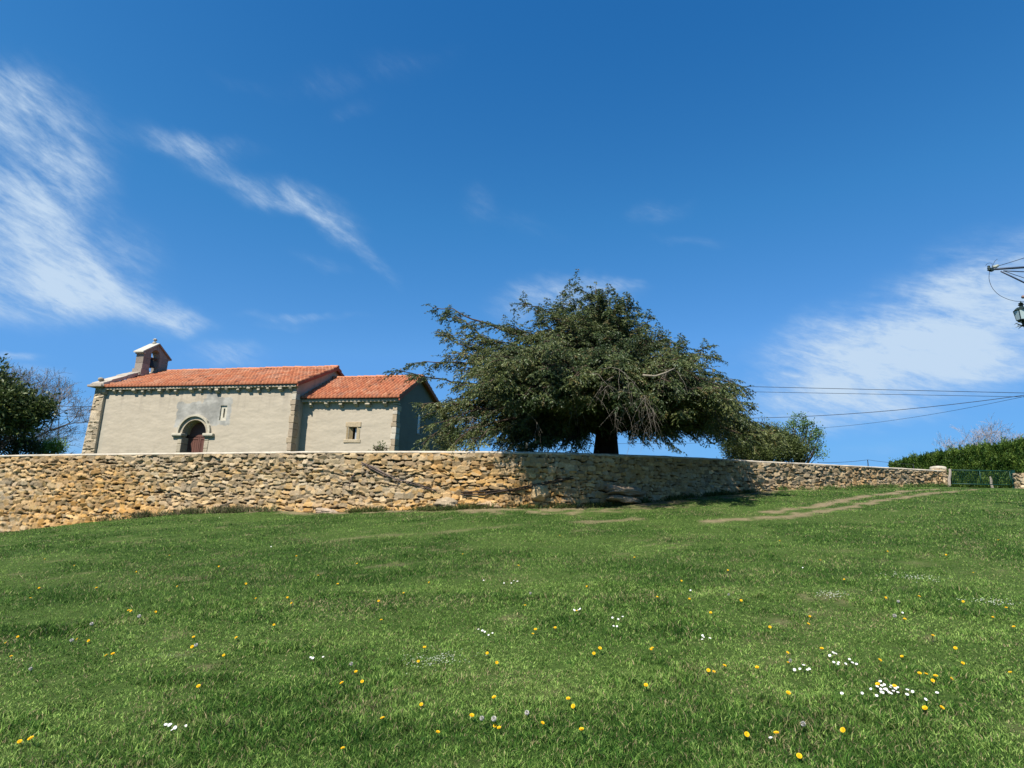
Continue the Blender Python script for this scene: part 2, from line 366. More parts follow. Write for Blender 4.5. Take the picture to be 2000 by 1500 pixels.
# ------------------------------------------------------------------ chapel (local frame: u along the nave, v away from the viewer)
TH=-.2284;CZ=2.85;CO=np.array([-11.951,32.0,CZ]);_A=np.array([math.cos(TH),math.sin(TH),0]);_B=np.array([-math.sin(TH),math.cos(TH),0])
def onv(px,py,v):
    d=ray(px,py);Q=CO+_B*v;t=((Q-EYE)@_B)/(d@_B);P=EYE+d*t;return (P-CO)@_A,P[2]-CZ
def onu(px,py,u):
    d=ray(px,py);Q=CO+_A*u;t=((Q-EYE)@_A)/(d@_A);P=EYE+d*t;return (P-CO)@_B,P[2]-CZ
def cw(u,v,z): return CO+_A*u+_B*v+np.array([0,0,z])
chapel=empty('chapel',tuple(CO),TH)
tag(chapel,'small rendered stone chapel with orange tiled roofs, arched doorway and a bell gable','chapel')
STONE=(.44,.375,.27);STONE2=(.38,.30,.19)
def plaster_col(u,z):
    n=fbm(u*.7,z*.9,4,71);n2=fbm(u*3,z*7,3,72)
    c=mixc((.470,.402,.300),(.515,.443,.335),n)*(.94+.12*n2)[...,None]
    c=mixc(c,(.34,.29,.225),sstep(.50,.75,fbm(u*5,z*.5,4,74))*.5*sstep(1.9,.6,z)+.5*sstep(.50,.72,fbm(u*5,z*.35,4,76))*sstep(2.9,4.7,z))
    return c
def wall_sheet(name,u0,u1,zb,zt,v,hole,colf,parent,step=.045,disp=.011):
    nu=int((u1-u0)/step)+2;nz=int((zt-zb)/step)+2
    U,Zz=np.meshgrid(np.linspace(u0,u1,nu),np.linspace(zb,zt,nz),indexing='ij')
    Vv=v-disp*(fbm(U*1.2,Zz*3.5,4,15)-.5)*2-.010*(fbm(U*6,Zz*16,2,16)-.5)
    cu=.25*(U[1:,1:]+U[:-1,1:]+U[1:,:-1]+U[:-1,:-1]);cz=.25*(Zz[1:,1:]+Zz[:-1,1:]+Zz[1:,:-1]+Zz[:-1,:-1])
    keep=~hole(cu,cz)
    F=grid_faces(nu,nz,keep)
    return mesh_np(name,np.stack([U,Vv,Zz],-1).reshape(-1,3),F,M_plaster,parent,col=colf(U,Zz).reshape(-1,3),smooth=True)
NV=.30;CV=1.12
PU=-6.42;PR=.80;PZ=2.22
su0,sz1=onv(431,792,NV);su1,sz0=onv(441,821,NV);SU=.5*(su0+su1)
def hole_n(u,z):
    a=(abs(u-PU)<PR+.16)&(z<PZ);b=np.hypot(u-PU,z-PZ)<PR+.16
    return a|b|((abs(u-SU)<.22)&(z>sz0)&(z<sz1))
def col_n(u,z):
    c=plaster_col(u,z)
    # grey cement repair around the doorway and the slit window
    e=.26*(fbm(u*2.5,z*2.5,4,81)-.5)+.12*(fbm(u*11,z*11,2,82)-.5)
    def boxm(a,b,z0,z1): return (u+e>a)&(u+e<b)&(z+e>z0)&(z+e<z1)
    gu0,gz1=onv(347,786,NV);gu1,_=onv(407,786,NV);tu0,tz=onv(406,768,NV);tu1,_=onv(430,768,NV);bu0,bz1=onv(425,777,NV);bu1,bz0=onv(447,831,NV)
    m=boxm(gu0,gu1,2.6,gz1)|boxm(tu0,tu1,gz1-1.3,6)|boxm(gu1-.3,bu1,bz0,bz1)
    r=np.hypot(u-PU,z-PZ)
    g=mixc((.29,.28,.245),(.44,.42,.365),sstep(.3,.7,fbm(u*2.2,z*2.2,5,83)))*(.88+.24*fbm(u*8,z*8,3,84))[...,None]
    c=np.where((m&(r>PR+.3))[...,None],g,c)
    c=mixc(c,(.42,.39,.31),sstep(-12.55,-12.95,u)*.6)
    return c
wall_sheet('nave_wall',-13.05,-.12,-.4,4.95,NV,hole_n,col_n,chapel)
WU0,WZ0=onv(682,858,CV);WU1,WZ1=onv(697,834,CV)
hole_c=lambda u,z:(u>WU0-.08)&(u<WU1+.08)&(z>WZ0-.04)&(z<WZ1+.04)
wall_sheet('chancel_wall',-.3,5.60,-.4,4.25,CV,hole_c,plaster_col,chapel)
# gable ends as displaced sheets in the v-z plane (thin return at the back)
def gable(name,u,v0,v1,prof,hole=None,depth=.55,step=.06):
    vs=np.linspace(v0,v1,int((v1-v0)/step)+2);tops=np.interp(vs,[p[0] for p in prof],[p[1] for p in prof]);nz=70
    Tt=np.linspace(0,1,nz);Vg=np.repeat(vs[:,None],nz,1);Zg=-.4+(tops[:,None]+.4)*Tt[None]
    Ug=u+.015*(fbm(Vg*1.4,Zg*2,4,21)-.5)
    cv=.5*(Vg[1:,1:]+Vg[:-1,:-1]);cz=.5*(Zg[1:,1:]+Zg[:-1,:-1])
    keep=~hole(cv,cz) if hole else np.ones(cv.shape,bool)
    P=np.stack([Ug,Vg,Zg],-1).reshape(-1,3)
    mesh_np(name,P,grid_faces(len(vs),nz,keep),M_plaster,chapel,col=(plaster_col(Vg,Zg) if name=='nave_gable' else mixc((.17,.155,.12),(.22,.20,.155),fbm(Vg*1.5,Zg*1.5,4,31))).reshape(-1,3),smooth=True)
NE=5.05;NR=6.88;NRV=4.12
gable('nave_gable',-.12,NV,7.94,[(NV,4.95),(NRV,NR-.08),(7.94,4.95)])
CRV=4.02;CR=6.16
gv0,gz0=onu(814,846,5.6);gv1,gz1=onu(823,809,5.6)
hole_g=lambda v,z:(v>gv0)&(v<gv0+.62)&(z>gz0)&(z<gz1)
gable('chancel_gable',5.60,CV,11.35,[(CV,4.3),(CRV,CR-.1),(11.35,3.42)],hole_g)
b=MB()
b.add([(-13.0,7.94,-.4),(-.12,7.94,-.4),(-.12,7.94,4.95),(-13.0,7.94,4.95)],[(0,1,2,3)],(.55,.52,.44))
b.add([(-.12,7.95,-.4),(-.12,11.35,-.4),(-.12,11.35,3.4),(-.12,7.95,4.4)],[(0,1,2,3)],(.55,.52,.44))
b.add([(-.12,11.35,-.4),(5.6,11.35,-.4),(5.6,11.35,3.4),(-.12,11.35,3.4)],[(0,1,2,3)],(.55,.52,.44))
b.build('rear_wall',M_plaster,chapel)
# roofs
def roof(name,u0,u1,ev,ez,rv,rz,seed,per=.235,course=.40):
    L=math.hypot(rv-ev,rz-ez);dv=(rv-ev)/L;dz=(rz-ez)/L;nv,nz_=-dz,dv
    if nz_<0: nv,nz_=-nv,-nz_
    nu=int((u1-u0)/.026);nt_=int(L/.045)
    U,Tt=np.meshgrid(np.linspace(u0,u1,nu),np.linspace(0,L,nt_),indexing='ij')
    ci=np.floor(Tt/course+.001);k=np.floor((U-u0)/per+.12*(vn(ci,0*ci,seed)-.5))
    ph=((U-u0)/per+.12*(vn(ci,0*ci,seed)-.5))-k
    r1=hsh(k,ci,seed+0*k);r2=hsh(k,ci,seed+7+0*k)
    barrel=np.sin(pi*np.clip((ph-.0)/.66,0,1))**.7;valley=-.25*np.sin(pi*np.clip((ph-.66)/.34,0,1))
    h=.078*(barrel+valley)+.045*(1-(Tt/course-ci))+.022*(r1-.5)*1.3+.05*(fbm(U*.35,Tt*.4,2,seed)-.5)*1.2
    c=mixc((.38,.115,.050),(.47,.18,.085),r2);c=c*(.82+.3*r1)[...,None]
    dk=hsh(k,ci,seed+19+0*k);c=np.where((dk>.975)[...,None],c*.4,c);c=np.where(((dk<.10))[...,None],c*np.array([1.12,1.35,1.5]),c)
    c=mixc(c,(.46,.27,.17),sstep(.48,.72,fbm(U*1.5,Tt*1.5,4,seed+3))*.45);c=mixc(c,(.22,.12,.085),sstep(.58,.74,fbm(U*2.7+9,Tt*1.7,5,seed+5))*.55)
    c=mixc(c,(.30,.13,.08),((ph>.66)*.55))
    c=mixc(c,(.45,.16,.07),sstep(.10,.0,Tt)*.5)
    P=np.stack([U,ev+dv*Tt+nv*h,ez+dz*Tt+nz_*h],-1)
    F=grid_faces(nu,nt_);Vv=P.reshape(-1,3)
    # underside + eave skirt
    o=len(Vv);un=np.stack([P[:,0,0],P[:,0,1]+0*P[:,0,1],P[:,0,2]-.05],-1);ue=np.array([[u0,ev+.02,ez-.06],[u1,ev+.02,ez-.06],[u1,rv,rz-.06],[u0,rv,rz-.06]])
    sk=P[:,0,:].copy();sk[:,1]+=.03*np.sign(dv);sk[:,2]=ez-.055
    V2=np.vstack([Vv,sk,ue]);i=np.arange(nu-1)
    F2=np.stack([i*nt_,o+i,o+i+1,(i+1)*nt_],-1);F3=np.array([[o+nu,o+nu+1,o+nu+2,o+nu+3]])
    # verge sides
    def side(col,base):
        a=P[col,:,:];bb=a.copy();bb[:,1]=ev+dv*Tt[0]+nv*-.07;bb[:,2]=ez+dz*Tt[0]+nz_*-.07
        return a,bb
    Vs=[];Fs=[];off=len(V2)
    for cidx in(0,nu-1):
        a,bb=side(cidx,0);Vs+= [a,bb];j=np.arange(nt_-1);Fs.append(np.stack([off+j,off+j+1,off+nt_+j+1,off+nt_+j],-1));off+=2*nt_
    V3=np.vstack([V2]+Vs);F=np.vstack([F,F2,F3]+Fs)
    cc=np.vstack([c.reshape(-1,3),np.tile([.35,.12,.06],(nu+4,1)),np.tile([.42,.15,.08],(4*nt_,1))])
    return V3,F,cc
def roof_pair(name,u0,u1,e1,e2,rv,rz,seed):
    A1=roof('',u0,u1,e1[0],e1[1],rv,rz,seed);A2=roof('',u0,u1,e2[0],e2[1],rv,rz,seed+50)
    V=np.vstack([A1[0],A2[0]]);F=np.vstack([A1[1],A2[1]+len(A1[0])]);c=np.vstack([A1[2],A2[2]])
    ro=mesh_np(name,V,F,M_tile,chapel,col=c,smooth=True)
    b=MB();u=u0
    while u<u1-.05:
        w=min(.42,u1-u);z=rz+.075+random.uniform(-.012,.012)+.03*float(fbm(np.array(u*.5),np.array(0.),2,seed)-.5)
        r=random.uniform(.115,.135);cc=tuple(np.array((.50,.21,.11))*random.uniform(.85,1.15))
        n=8;vs=[];
        for uu,rr in((u,r),(u+w+.03,r*.9)):
            for q in range(n+1):
                a_=pi*q/n;vs.append((uu,rv-rr*1.25*math.cos(a_),z-.06+rr*math.sin(a_)*1.0+(0.012 if uu==u else 0)))
        b.add(vs,[(q,q+1,n+2+q,n+1+q) for q in range(n)]+[tuple(range(n+1))[::-1],tuple(range(n+1,2*n+2))],cc);u+=w
    b.build('ridge_tiles',M_tile,ro)
    return ro
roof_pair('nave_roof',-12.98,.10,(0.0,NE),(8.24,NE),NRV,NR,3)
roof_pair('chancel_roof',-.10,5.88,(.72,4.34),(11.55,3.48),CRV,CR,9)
# dark verge boards under the gable edges
def verge(u,pts):
    b=MB()
    for (v0,z0),(v1,z1) in zip(pts[:-1],pts[1:]):
        b.add([(uu,v,z+dz) for uu in(u,u+.07) for (v,z) in((v0,z0),(v1,z1)) for dz in(-.17,-.02)],[(0,2,3,1),(4,5,7,6),(0,1,5,4),(2,6,7,3),(0,4,6,2),(1,3,7,5)],(.33,.10,.055))
    return b.build('verge_tiles',M_tile,chapel)
verge(.05,[(.02,NE-.02),(NRV,NR-.02),(8.2,NE-.02)])
verge(5.83,[(.74,4.30),(CRV,CR-.02),(11.5,3.44)])
# cornices and corbels
def slab_run(name,u0,u1,v0,v1,z0,z1,c,seg=.9):
    b=MB();u=u0
    while u<u1-.02:
        w=min(seg*random.uniform(.7,1.3),u1-u);q=random.uniform(-.012,.012);cc=tuple(np.array(c)*random.uniform(.85,1.12))
        b.box(u+.004,u+w-.004,v0+q,v1,z0+q*.6,z1,cc);u+=w
    return b.build(name,M_cut,chapel,bevel=.012)
slab_run('cornice',-13.0,-.05,.08,NV+.12,4.84,4.97,STONE)
slab_run('cornice',-.10,5.72,.84,CV+.12,4.09,4.26,STONE)
def corbel(u,v,zt,proj,w,h,kind):
    b=MB();c=tuple(np.array(STONE)*random.uniform(.85,1.12));p=[(0,0),(proj,0),(proj,-.35*h),(proj*.75,-.55*h),(proj*.45,-h*.8),(0.,-h)] if kind%2 else [(0,0),(proj,0),(proj*.9,-.25*h),(proj*.98,-.5*h),(proj*.6,-.85*h),(0,-h)]
    n=len(p);vs=[(uu,v+.05-a_,zt+z_) for uu in(u-w/2,u+w/2) for a_,z_ in p]
    b.add(vs,[tuple(range(n)),tuple(range(n,2*n))[::-1]]+[(i,i+n,(i+1)%n+n,(i+1)%n) for i in range(n)],c)
    b.build('corbel',M_cut,chapel,bevel=.015)
for i,px in enumerate([209,228,240,267,283,296,317,332,347,378,395,413,428,446,468,490,508,526,551,570]):
    u,_=onv(px,760,NV);corbel(u,NV,4.85,.24 if i%3 else .3,.17+.06*(i%3==0),.26+.05*(i%4==0),i)
for i,px in enumerate([610,641,669,698,721,755]):
    u,_=onv(px,785,CV);corbel(u,CV,4.10,.3,.2+.08*(i==4),.3,i)
# corner stones
def quoin(name,u0,u1,v0,v1,z0,z1,seed,batter=0):
    R=random.Random(seed);b=MB();z=z0
    while z<z1-.05:
        h=min(R.uniform(.22,.45),z1-z);c=np.array([(.48,.42,.32),(.42,.33,.22),(.52,.46,.36),(.38,.30,.21)][R.randrange(4)])*R.uniform(.9,1.1)
        a=R.uniform(-.05,.04);e=R.uniform(0,.02)
        b.box(u0+a,u1+e,v0-e,v1+R.uniform(-.1,.15),z+.008,z+h-.008,tuple(c),j=.012);z+=h
    return b.build(name,M_cut,chapel,bevel=.02)
quoin('corner_stones',-.36,-.08,NV-.05,NV+.35,-.4,4.62,3)
quoin('corner_stones',5.36,5.64,CV-.05,CV+.4,-.4,4.08,8)
# rough stone west pilaster (rubble front) and west gable
rq=Rubble(0,3,-1,6,77,h=(.10,.24),w=(.2,.5))
su=np.linspace(0,.78,44);zz=np.linspace(-.4,5.0,190);Sg,Zg=np.meshgrid(su,zz,indexing='ij')
dsp,cc=rubble_surface(Sg,Zg,rq,.07,pal=np.array([(.62,.55,.43),(.56,.48,.36),(.64,.56,.44),(.50,.43,.32)]),joint=(.50,.44,.33))
left=-13.74-.22*sstep(4.8,0,Zg)
Uq=left+Sg/.78*(-13.02-left)+.02*(fbm(Sg*5,Zg*5,2,4)-.5)
mesh_np('buttress',np.stack([Uq,NV-.14-dsp*np.sin(pi*np.clip(Sg/.78,0,1))**.4,Zg],-1).reshape(-1,3),grid_faces(44,190),M_stone,chapel,col=cc.reshape(-1,3),smooth=True)
b=MB();P1=[(-13.70,NV-.12),(-13.04,NV-.12)]
b.add([(-13.93,NV-.16,-.4),(-13.02,NV-.16,-.4),(-13.70,NV-.16,5.0),(-13.02,NV-.16,5.0),(-13.93,8.2,-.4),(-13.02,8.2,-.4),(-13.70,8.2,5.0),(-13.02,8.2,5.0)],[(0,2,6,4),(1,5,7,3),(4,6,7,5),(2,3,7,6)],(.48,.42,.32))
b.add([(u,v,z) for u in(-13.66,-13.04) for v,z in((NV-.1,4.98),(NRV,6.95),(8.1,4.98))],[(0,1,2),(3,5,4),(0,3,4,1),(1,4,5,2)],(.48,.42,.32))
b.build('west_gable',M_stone,chapel)
def coping_run(v0,z0,v1,z1):
    L=math.hypot(v1-v0,z1-z0);n=int(L/.5);b=MB()
    for i in range(n):
        t0,t1=i/n,(i+1)/n;c=tuple(np.array((.42,.37,.30))*random.uniform(.8,1.2));q=random.uniform(-.03,.03)
        pa=(v0+(v1-v0)*t0,z0+(z1-z0)*t0+q);pb=(v0+(v1-v0)*t1+.02,z0+(z1-z0)*t1+q)
        b.add([(u+random.uniform(-.03,.03),v,z+dz) for u in(-13.78,-12.92) for v,z in(pa,pb) for dz in(-.12,.11+.05*(i%2))],[(0,2,3,1),(4,5,7,6),(0,1,5,4),(2,6,7,3),(0,4,6,2),(1,3,7,5)],c)
    return b
q=coping_run(-.1,5.16,2.5,6.42);q2=coping_run(8.3,5.1,4.5,6.85)
for q_ in(q,q2): q_.build('parapet_coping',M_cut,chapel,bevel=.02)
b=MB();b.box(-14.0,-12.95,-.2,.55,5.0,5.13,(.4,.34,.27));b.box(-13.86,-13.0,-.14,.5,5.13,5.2,(.4,.34,.27));b.build('corner_slab',M_cut,chapel,bevel=.02)
b=MB();b.lathe([(.13,5.2),(.13,5.28),(.07,5.32),(.06,5.38),(.14,5.42),(.17,5.5),(.14,5.58),(.04,5.62)],12,-13.4,.12,(.33,.29,.22));b.build('finial',M_cut,chapel,smooth=True)
# bell gable: stone frame with an arched opening, gabled slab roof, bell
def extrude_poly(b,outer,u0,u1,c):
    n=len(outer);b.add([(u,v,z) for u in(u0,u1) for v,z in outer],[tuple(range(n))[::-1],tuple(range(n,2*n))]+[(i,(i+1)%n,(i+1)%n+n,i+n) for i in range(n)],c)
b=MB();U0,U1=-13.52,-12.95;va,vb=2.44,4.46;ov0,ov1=3.02,3.72;oz=7.62;oc=(ov0+ov1)/2;orr=(ov1-ov0)/2
SC=(.30,.25,.205)
zc=6.3
for k,h in enumerate([.42,.38,.4,.35]):   # coursed piers
    c1=tuple(np.array(SC)*random.uniform(.8,1.2));c2=tuple(np.array(SC)*random.uniform(.8,1.2));e=.06 if k==0 else 0
    b.box(U0-e,U1+e,va-e*1.5,ov0,zc,zc+h-.008,c1,j=.006);b.box(U0-e,U1+e,ov1,vb+e,zc,zc+h-.008,c2,j=.006);zc+=h
apx=8.56;n=10
arc=[(oc-orr*math.cos(pi*i/n),zc-.1+orr*1.25*math.sin(pi*i/n)) for i in range(n+1)]
top=lambda v:7.86+(apx-7.86)*(1-abs(v-3.45)/1.0)
for i in range(n):
    (v0,z0),(v1,z1)=arc[i],arc[i+1];extrude_poly(b,[(v0,z0),(v1,z1),(v1,top(v1)),(v0,top(v0))],U0,U1,tuple(np.array(SC)*random.uniform(.75,1.25)))
extrude_poly(b,[(va,zc-.1),(ov0,zc-.1),(ov0,top(ov0)),(va,top(va))],U0,U1,SC);extrude_poly(b,[(ov1,zc-.1),(vb,zc-.1),(vb,top(vb)),(ov1,top(ov1))],U0,U1,SC)
bg=b.build('bell_gable',M_cut,chapel)
b=MB();b.box(U0-.12,U1+.1,va-.22,vb+.15,6.22,6.34,(.38,.33,.27),j=.01);b.build('plinth',M_cut,bg,bevel=.02)
b=MB();b.box(U0-.06,U1+.05,va-.08,va+.12,7.7,7.82,(.40,.36,.30));b.build('moulding',M_cut,bg,bevel=.02)
b=MB();b.box(U0-.06,U1+.05,vb-.1,vb+.07,7.7,7.82,(.36,.3,.25));b.build('moulding',M_cut,bg,bevel=.02)
b=MB()
for s,(e,ez) in((-1,(va-.18,7.76)),(1,(vb+.2,7.76))):
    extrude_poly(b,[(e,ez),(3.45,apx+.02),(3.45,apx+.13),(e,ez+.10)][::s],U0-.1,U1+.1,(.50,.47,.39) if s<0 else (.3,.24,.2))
b.build('roof_slab',M_cut,bg,bevel=.015)
b=MB();b.lathe([(.13,8.62),(.13,8.74),(.06,8.80),(.05,8.86),(.12,8.90),(.12,8.96),(.03,9.02)],10,-13.24,3.42,(.45,.42,.35));b.box(-13.27,-13.21,3.28,3.56,8.88,8.94,(.42,.39,.33));b.build('finial',M_cut,bg,smooth=False)
b=MB();b.lathe([(.24,7.02),(.25,7.06),(.20,7.16),(.155,7.32),(.14,7.46),(.09,7.54),(.03,7.56)],16,-13.24,oc);b.tube([(-13.24,oc,6.96),(-13.24,oc,7.2)],.03,6)
b.build('bell',M_bronze,bg,smooth=True)
b=MB();b.box(-13.32,-13.16,ov0+.0,ov1,7.56,7.68,(.1,.07,.05));b.build('bell_yoke',M_bark,bg)
# portal
portal=empty('portal',(PU,NV,0));portal.parent=chapel
def ring(r0,r1,v0,v1,jit=0,seg=22,c=STONE,name='archivolt',m=M_cut,par=None):
    b=MB();R=random.Random(5)
    cuts=[0]+sorted(R.uniform(.05,.95) for _ in range(0))+[1]
    for i in range(seg):
        a0=pi*i/seg;a1=pi*(i+1)/seg
        k=i*9//seg
        cc=tuple(np.array(c)*(0.9+.22*random.Random(k+int(r1*100)).random()))
        j0=1+jit*random.Random(i+3).uniform(-1,1);j1=1+jit*random.Random(i+4).uniform(-1,1)
        vs=[]
        for a_,jj in((a0,j0),(a1,j1)):
            for rr,k2 in((r0,1),(r1*jj,0)):
                for v in(v0,v1): vs.append((-rr*math.cos(a_),v-NV,PZ+rr*math.sin(a_)))
        b.add(vs,[(0,4,5,1),(2,3,7,6),(0,2,6,4),(1,5,7,3)]+([(0,1,3,2)] if i==0 else [])+([(4,6,7,5)] if i==seg-1 else []),cc)
    return b.build(name,m,portal)
ring(PR+.20,PR+.31,NV-.13,NV+.08,.03,name='hood_mould',c=(.50,.45,.34))
ring(PR,PR+.205,NV-.02,NV+.52,.0,name='archivolt')
ring(PR-.06,PR+.04,NV+.30,NV+.56,.0,name='inner_arch',c=STONE2)
for sgn in(-1,1):
    b=MB();x0,x1=sorted((sgn*(PR-.10),sgn*(PR+.58)))
    b.box(x0,x1,-.18,.30,PZ-.13,PZ+.02,(.52,.47,.36));b.box(x0+.04*(sgn>0)+0,x1-.04*(sgn<0)-.03,-.13,.30,PZ-.19,PZ-.13,(.46,.41,.31));b.build('impost',M_cut,portal,bevel=.03)
    b=MB();z=-.4
    while z<PZ-.2:
        h=min(random.uniform(.35,.6),PZ-.19-z);x0,x1=sorted((sgn*(PR-.04),sgn*(PR+.24)))
        b.box(x0,x1,-.03,.53,z+.004,z+h-.004,tuple(np.array(STONE)*random.uniform(.9,1.1)));z+=h
    b.build('jamb',M_cut,portal,bevel=.03)
door=MB();door.box(-PR-.05,PR+.05,.50,.56,PZ-.12,PZ+.0,(1,1,1));
dz0=-.35
n=12;pts=[(-(PR)*math.cos(pi*i/n),PZ+.0+PR*math.sin(pi*i/n)) for i in range(n+1)]
door.add([(x,.53,z) for x,z in pts],[tuple(range(n+1))])
M_dc=M_wood
do=empty('door',(0,0,0));do.parent=portal
def wbuild(b,name,par): 
    b.c=[(.15,.066,.048)]*len(b.v);return b.build(name,M_wood2,par,bevel=.006)
M_wood2=mat('painted_door_boards',rough=.55,nscale=9,nvar=.3,bump=.4,bscale=18,stretch=(8,8,1))
wbuild(door,'transom_panel',do)
for sgn in(-1,1):
    b=MB();w=PR-.01;nb=5
    x0=0.008 if sgn>0 else -w
    for k in range(nb): 
        bw=(w-.01)/nb;b.box(x0+k*bw+.006,x0+(k+1)*bw-.006,.52,.56,dz0,PZ-.16)
    b.box(x0,x0+.09,.49,.53,dz0,PZ-.14);b.box(x0+w-.10,x0+w-.01,.49,.53,dz0,PZ-.14)
    for z in(dz0+.1,.9,PZ-.27): b.box(x0+.09,x0+w-.1,.495,.53,z,z+.11)
    wbuild(b,'door_leaf',do)
b=MB();b.box(-1.1,1.1,.57,.60,-.4,3.3);b.build('door_backing',M_dark,do)
# slit window in the nave
w1=empty('slit_window',(SU,NV,0));w1.parent=chapel;h=(sz1-sz0)
b=MB();mz=(sz0+sz1)/2
for bx in((-.23,-.055,sz0-.01,sz1+.01),(.055,.23,sz0-.01,sz1+.01),(-.055,.055,sz1-.16,sz1+.01),(-.055,.055,sz0-.01,sz0+.17)):
    b.box(bx[0],bx[1],.07,.3,bx[2],bx[3],(.60,.55,.43))
b.build('frame',M_cut,w1);b=MB();b.box(-.1,.1,.2,.22,sz0,sz1,(1,1,1));b.build('pane',mat('ochre_alabaster_pane',(.16,.11,.035),nvar=.2,bump=0),w1)
# sides of the recess
b=MB();b.box(-.26,-.22,0,.1,sz0,sz1,(.5,.46,.37));b.box(.22,.26,0,.1,sz0,sz1,(.5,.46,.37));b.box(-.26,.26,0,.1,sz1,sz1+.04,(.5,.46,.37));b.box(-.26,.26,0,.1,sz0-.04,sz0,(.5,.46,.37));b.build('reveal',M_cut,w1)
# chancel window with rough stone surround
w2=empty('stone_framed_window',(0,CV,0));w2.parent=chapel
u=lambda px,py:onv(px,py,CV)
l0,l1=u(676,824)[0],u(706,824)[0];lz1=u(690,824)[1];lz0=u(690,831)[1];s0_,s1_=u(671,862)[0],u(704,862)[0];sz_1=WZ0;sz_0=u(690,865)[1]
b=MB();b.box(l0,l1,-.035,.25,WZ1,lz1,(.46,.36,.23),j=.015);b.build('lintel',M_cut,w2,bevel=.02);b=MB();b.box(s0_,s1_,-.04,.25,sz_0,WZ0,(.48,.39,.26),j=.015)
b.build('sill',M_cut,w2,bevel=.02)
b=MB();b.add([(WU0-.12,-.02,WZ0),(WU0-.12,-.02,WZ1),(WU0+.10,.16,WZ1),(WU0+.10,.16,WZ0),(WU0-.2,-.02,WZ0),(WU0-.2,-.02,WZ1),(WU0-.2,.2,WZ0),(WU0-.2,.2,WZ1),(WU0+.1,.2,WZ0),(WU0+.1,.2,WZ1)],[(0,1,5,4),(0,3,2,1),(4,5,7,6),(2,3,8,9)],(.36,.27,.15))
b.add([(WU1+.02,-.02,WZ0),(WU1+.02,-.02,WZ1),(WU1-.03,.16,WZ1),(WU1-.03,.16,WZ0),(WU1+.22,-.02,WZ0),(WU1+.2,-.02,WZ1-.1),(WU1-.03,.2,WZ1),(WU1-.03,.2,WZ0)],[(0,4,5,1),(0,1,2,3),(2,6,7,3)],(.42,.33,.20))
b.build('jamb_stones',M_cut,w2)
b=MB();b.box(WU0-.2,WU1+.2,.30,.32,WZ0-.1,WZ1+.1);b.build('dark_pane',M_dark,w2)
b=MB();b.box(WU0+.24,WU0+.33,.18,.2,WZ0,WZ1-.05);b.box(WU0+.36,WU0+.39,.18,.2,WZ0,WZ1-.05);b.build('shutter_edge',M_glass,w2)
# east window
w3=empty('east_window',(5.60,gv0+.31,0));w3.parent=chapel
b=MB();b.box(-.25,-.02,.31,.38,gz0,gz1,(.4,.36,.29));b.box(-.25,-.02,-.38,-.31,gz0,gz1,(.3,.27,.22));b.box(-.25,-.02,-.38,.38,gz1,gz1+.07,(.35,.3,.25));b.box(-.28,.03,-.34,.34,gz0-.06,gz0,(.35,.3,.25))
b.box(-.2,-.17,-.31,-.06,gz0,gz1,(.02,.02,.02));b.build('frame',M_cut,w3)
b=MB();b.box(-.10,-.06,-.1,.31,gz0,gz1);b.build('pane',mat('pale_glazing',(.5,.52,.5),rough=.4,nvar=.2,bump=0),w3)
b=MB();b.box(-.35,-.3,-.4,.4,gz0-.1,gz1+.1);b.build('window_backing',M_dark,w3)
# ------------------------------------------------------------------ foliage helpers
def norm(a): return a/(np.linalg.norm(a,axis=-1,keepdims=True)+1e-9)
def leaf_mesh(name,P,D,Ln,Wd,C,mat,parent,loc,fold=.0,rng=RNG,loose=1.0):
    P=np.asarray(P);D=norm(np.asarray(D));n=len(P)
    r=norm(rng.normal(size=(n,3))*loose+np.array([0,0,.6]));s=norm(np.cross(D,r))
    Ln=np.broadcast_to(Ln,(n,))[:,None];Wd=np.broadcast_to(Wd,(n,))[:,None]
    nn=np.cross(s,D)
    a=P;b=P+D*Ln*.45+s*Wd*.5;c=P+D*Ln+nn*Ln*-.08;d=P+D*Ln*.45-s*Wd*.5
    V=np.stack([a,b,c,d],1).reshape(-1,3)-np.asarray(loc);F=np.arange(4*n).reshape(-1,4)
    return mesh_np(name,V,F,mat,parent,col=np.repeat(C,4,0))
def bez(a,b,c,n):
    t=np.linspace(0,1,n)[:,None];return (1-t)**2*a+2*t*(1-t)*b+t*t*c
def inpoly(x,y,P):
    c=False;j=len(P)-1
    for i in range(len(P)):
        if (P[i][1]>y)!=(P[j][1]>y) and x<(P[j][0]-P[i][0])*(y-P[i][1])/(P[j][1]-P[i][1])+P[i][0]: c=not c
        j=i
    return c
# ------------------------------------------------------------------ the yew
YT=22.6;R=random.Random(21);rg=np.random.default_rng(5)
tb=at(1184,893,YT);base=np.array([tb[0],YT,wtop(s_of_px(1185))-.55]);yew=empty('yew_tree',tuple(base))
tag(yew,'huge dark green yew with drooping sprays growing behind the stone wall','tree')
PXM=lambda Y:Y/(FPX*.98)
SIL=[(842,612),(880,628),(930,650),(975,640),(1020,592),(1050,628),(1085,600),(1115,575),(1160,553),(1190,580),(1225,592),(1262,625),(1280,655),(1330,672),(1390,688),(1408,725),(1420,750),(1462,768),(1450,800),(1475,828),(1530,845),(1555,868),(1500,870),(1440,862),(1400,842),(1350,850),(1290,868),(1250,848),(1225,832),(1190,838),(1150,835),(1110,872),(1060,866),(1010,872),(960,888),(900,885),(850,880),(822,868),(850,845),(862,820),(812,800),(830,765),(785,736),(815,725),(880,770),(905,740),(870,700),(895,680),(862,650)]
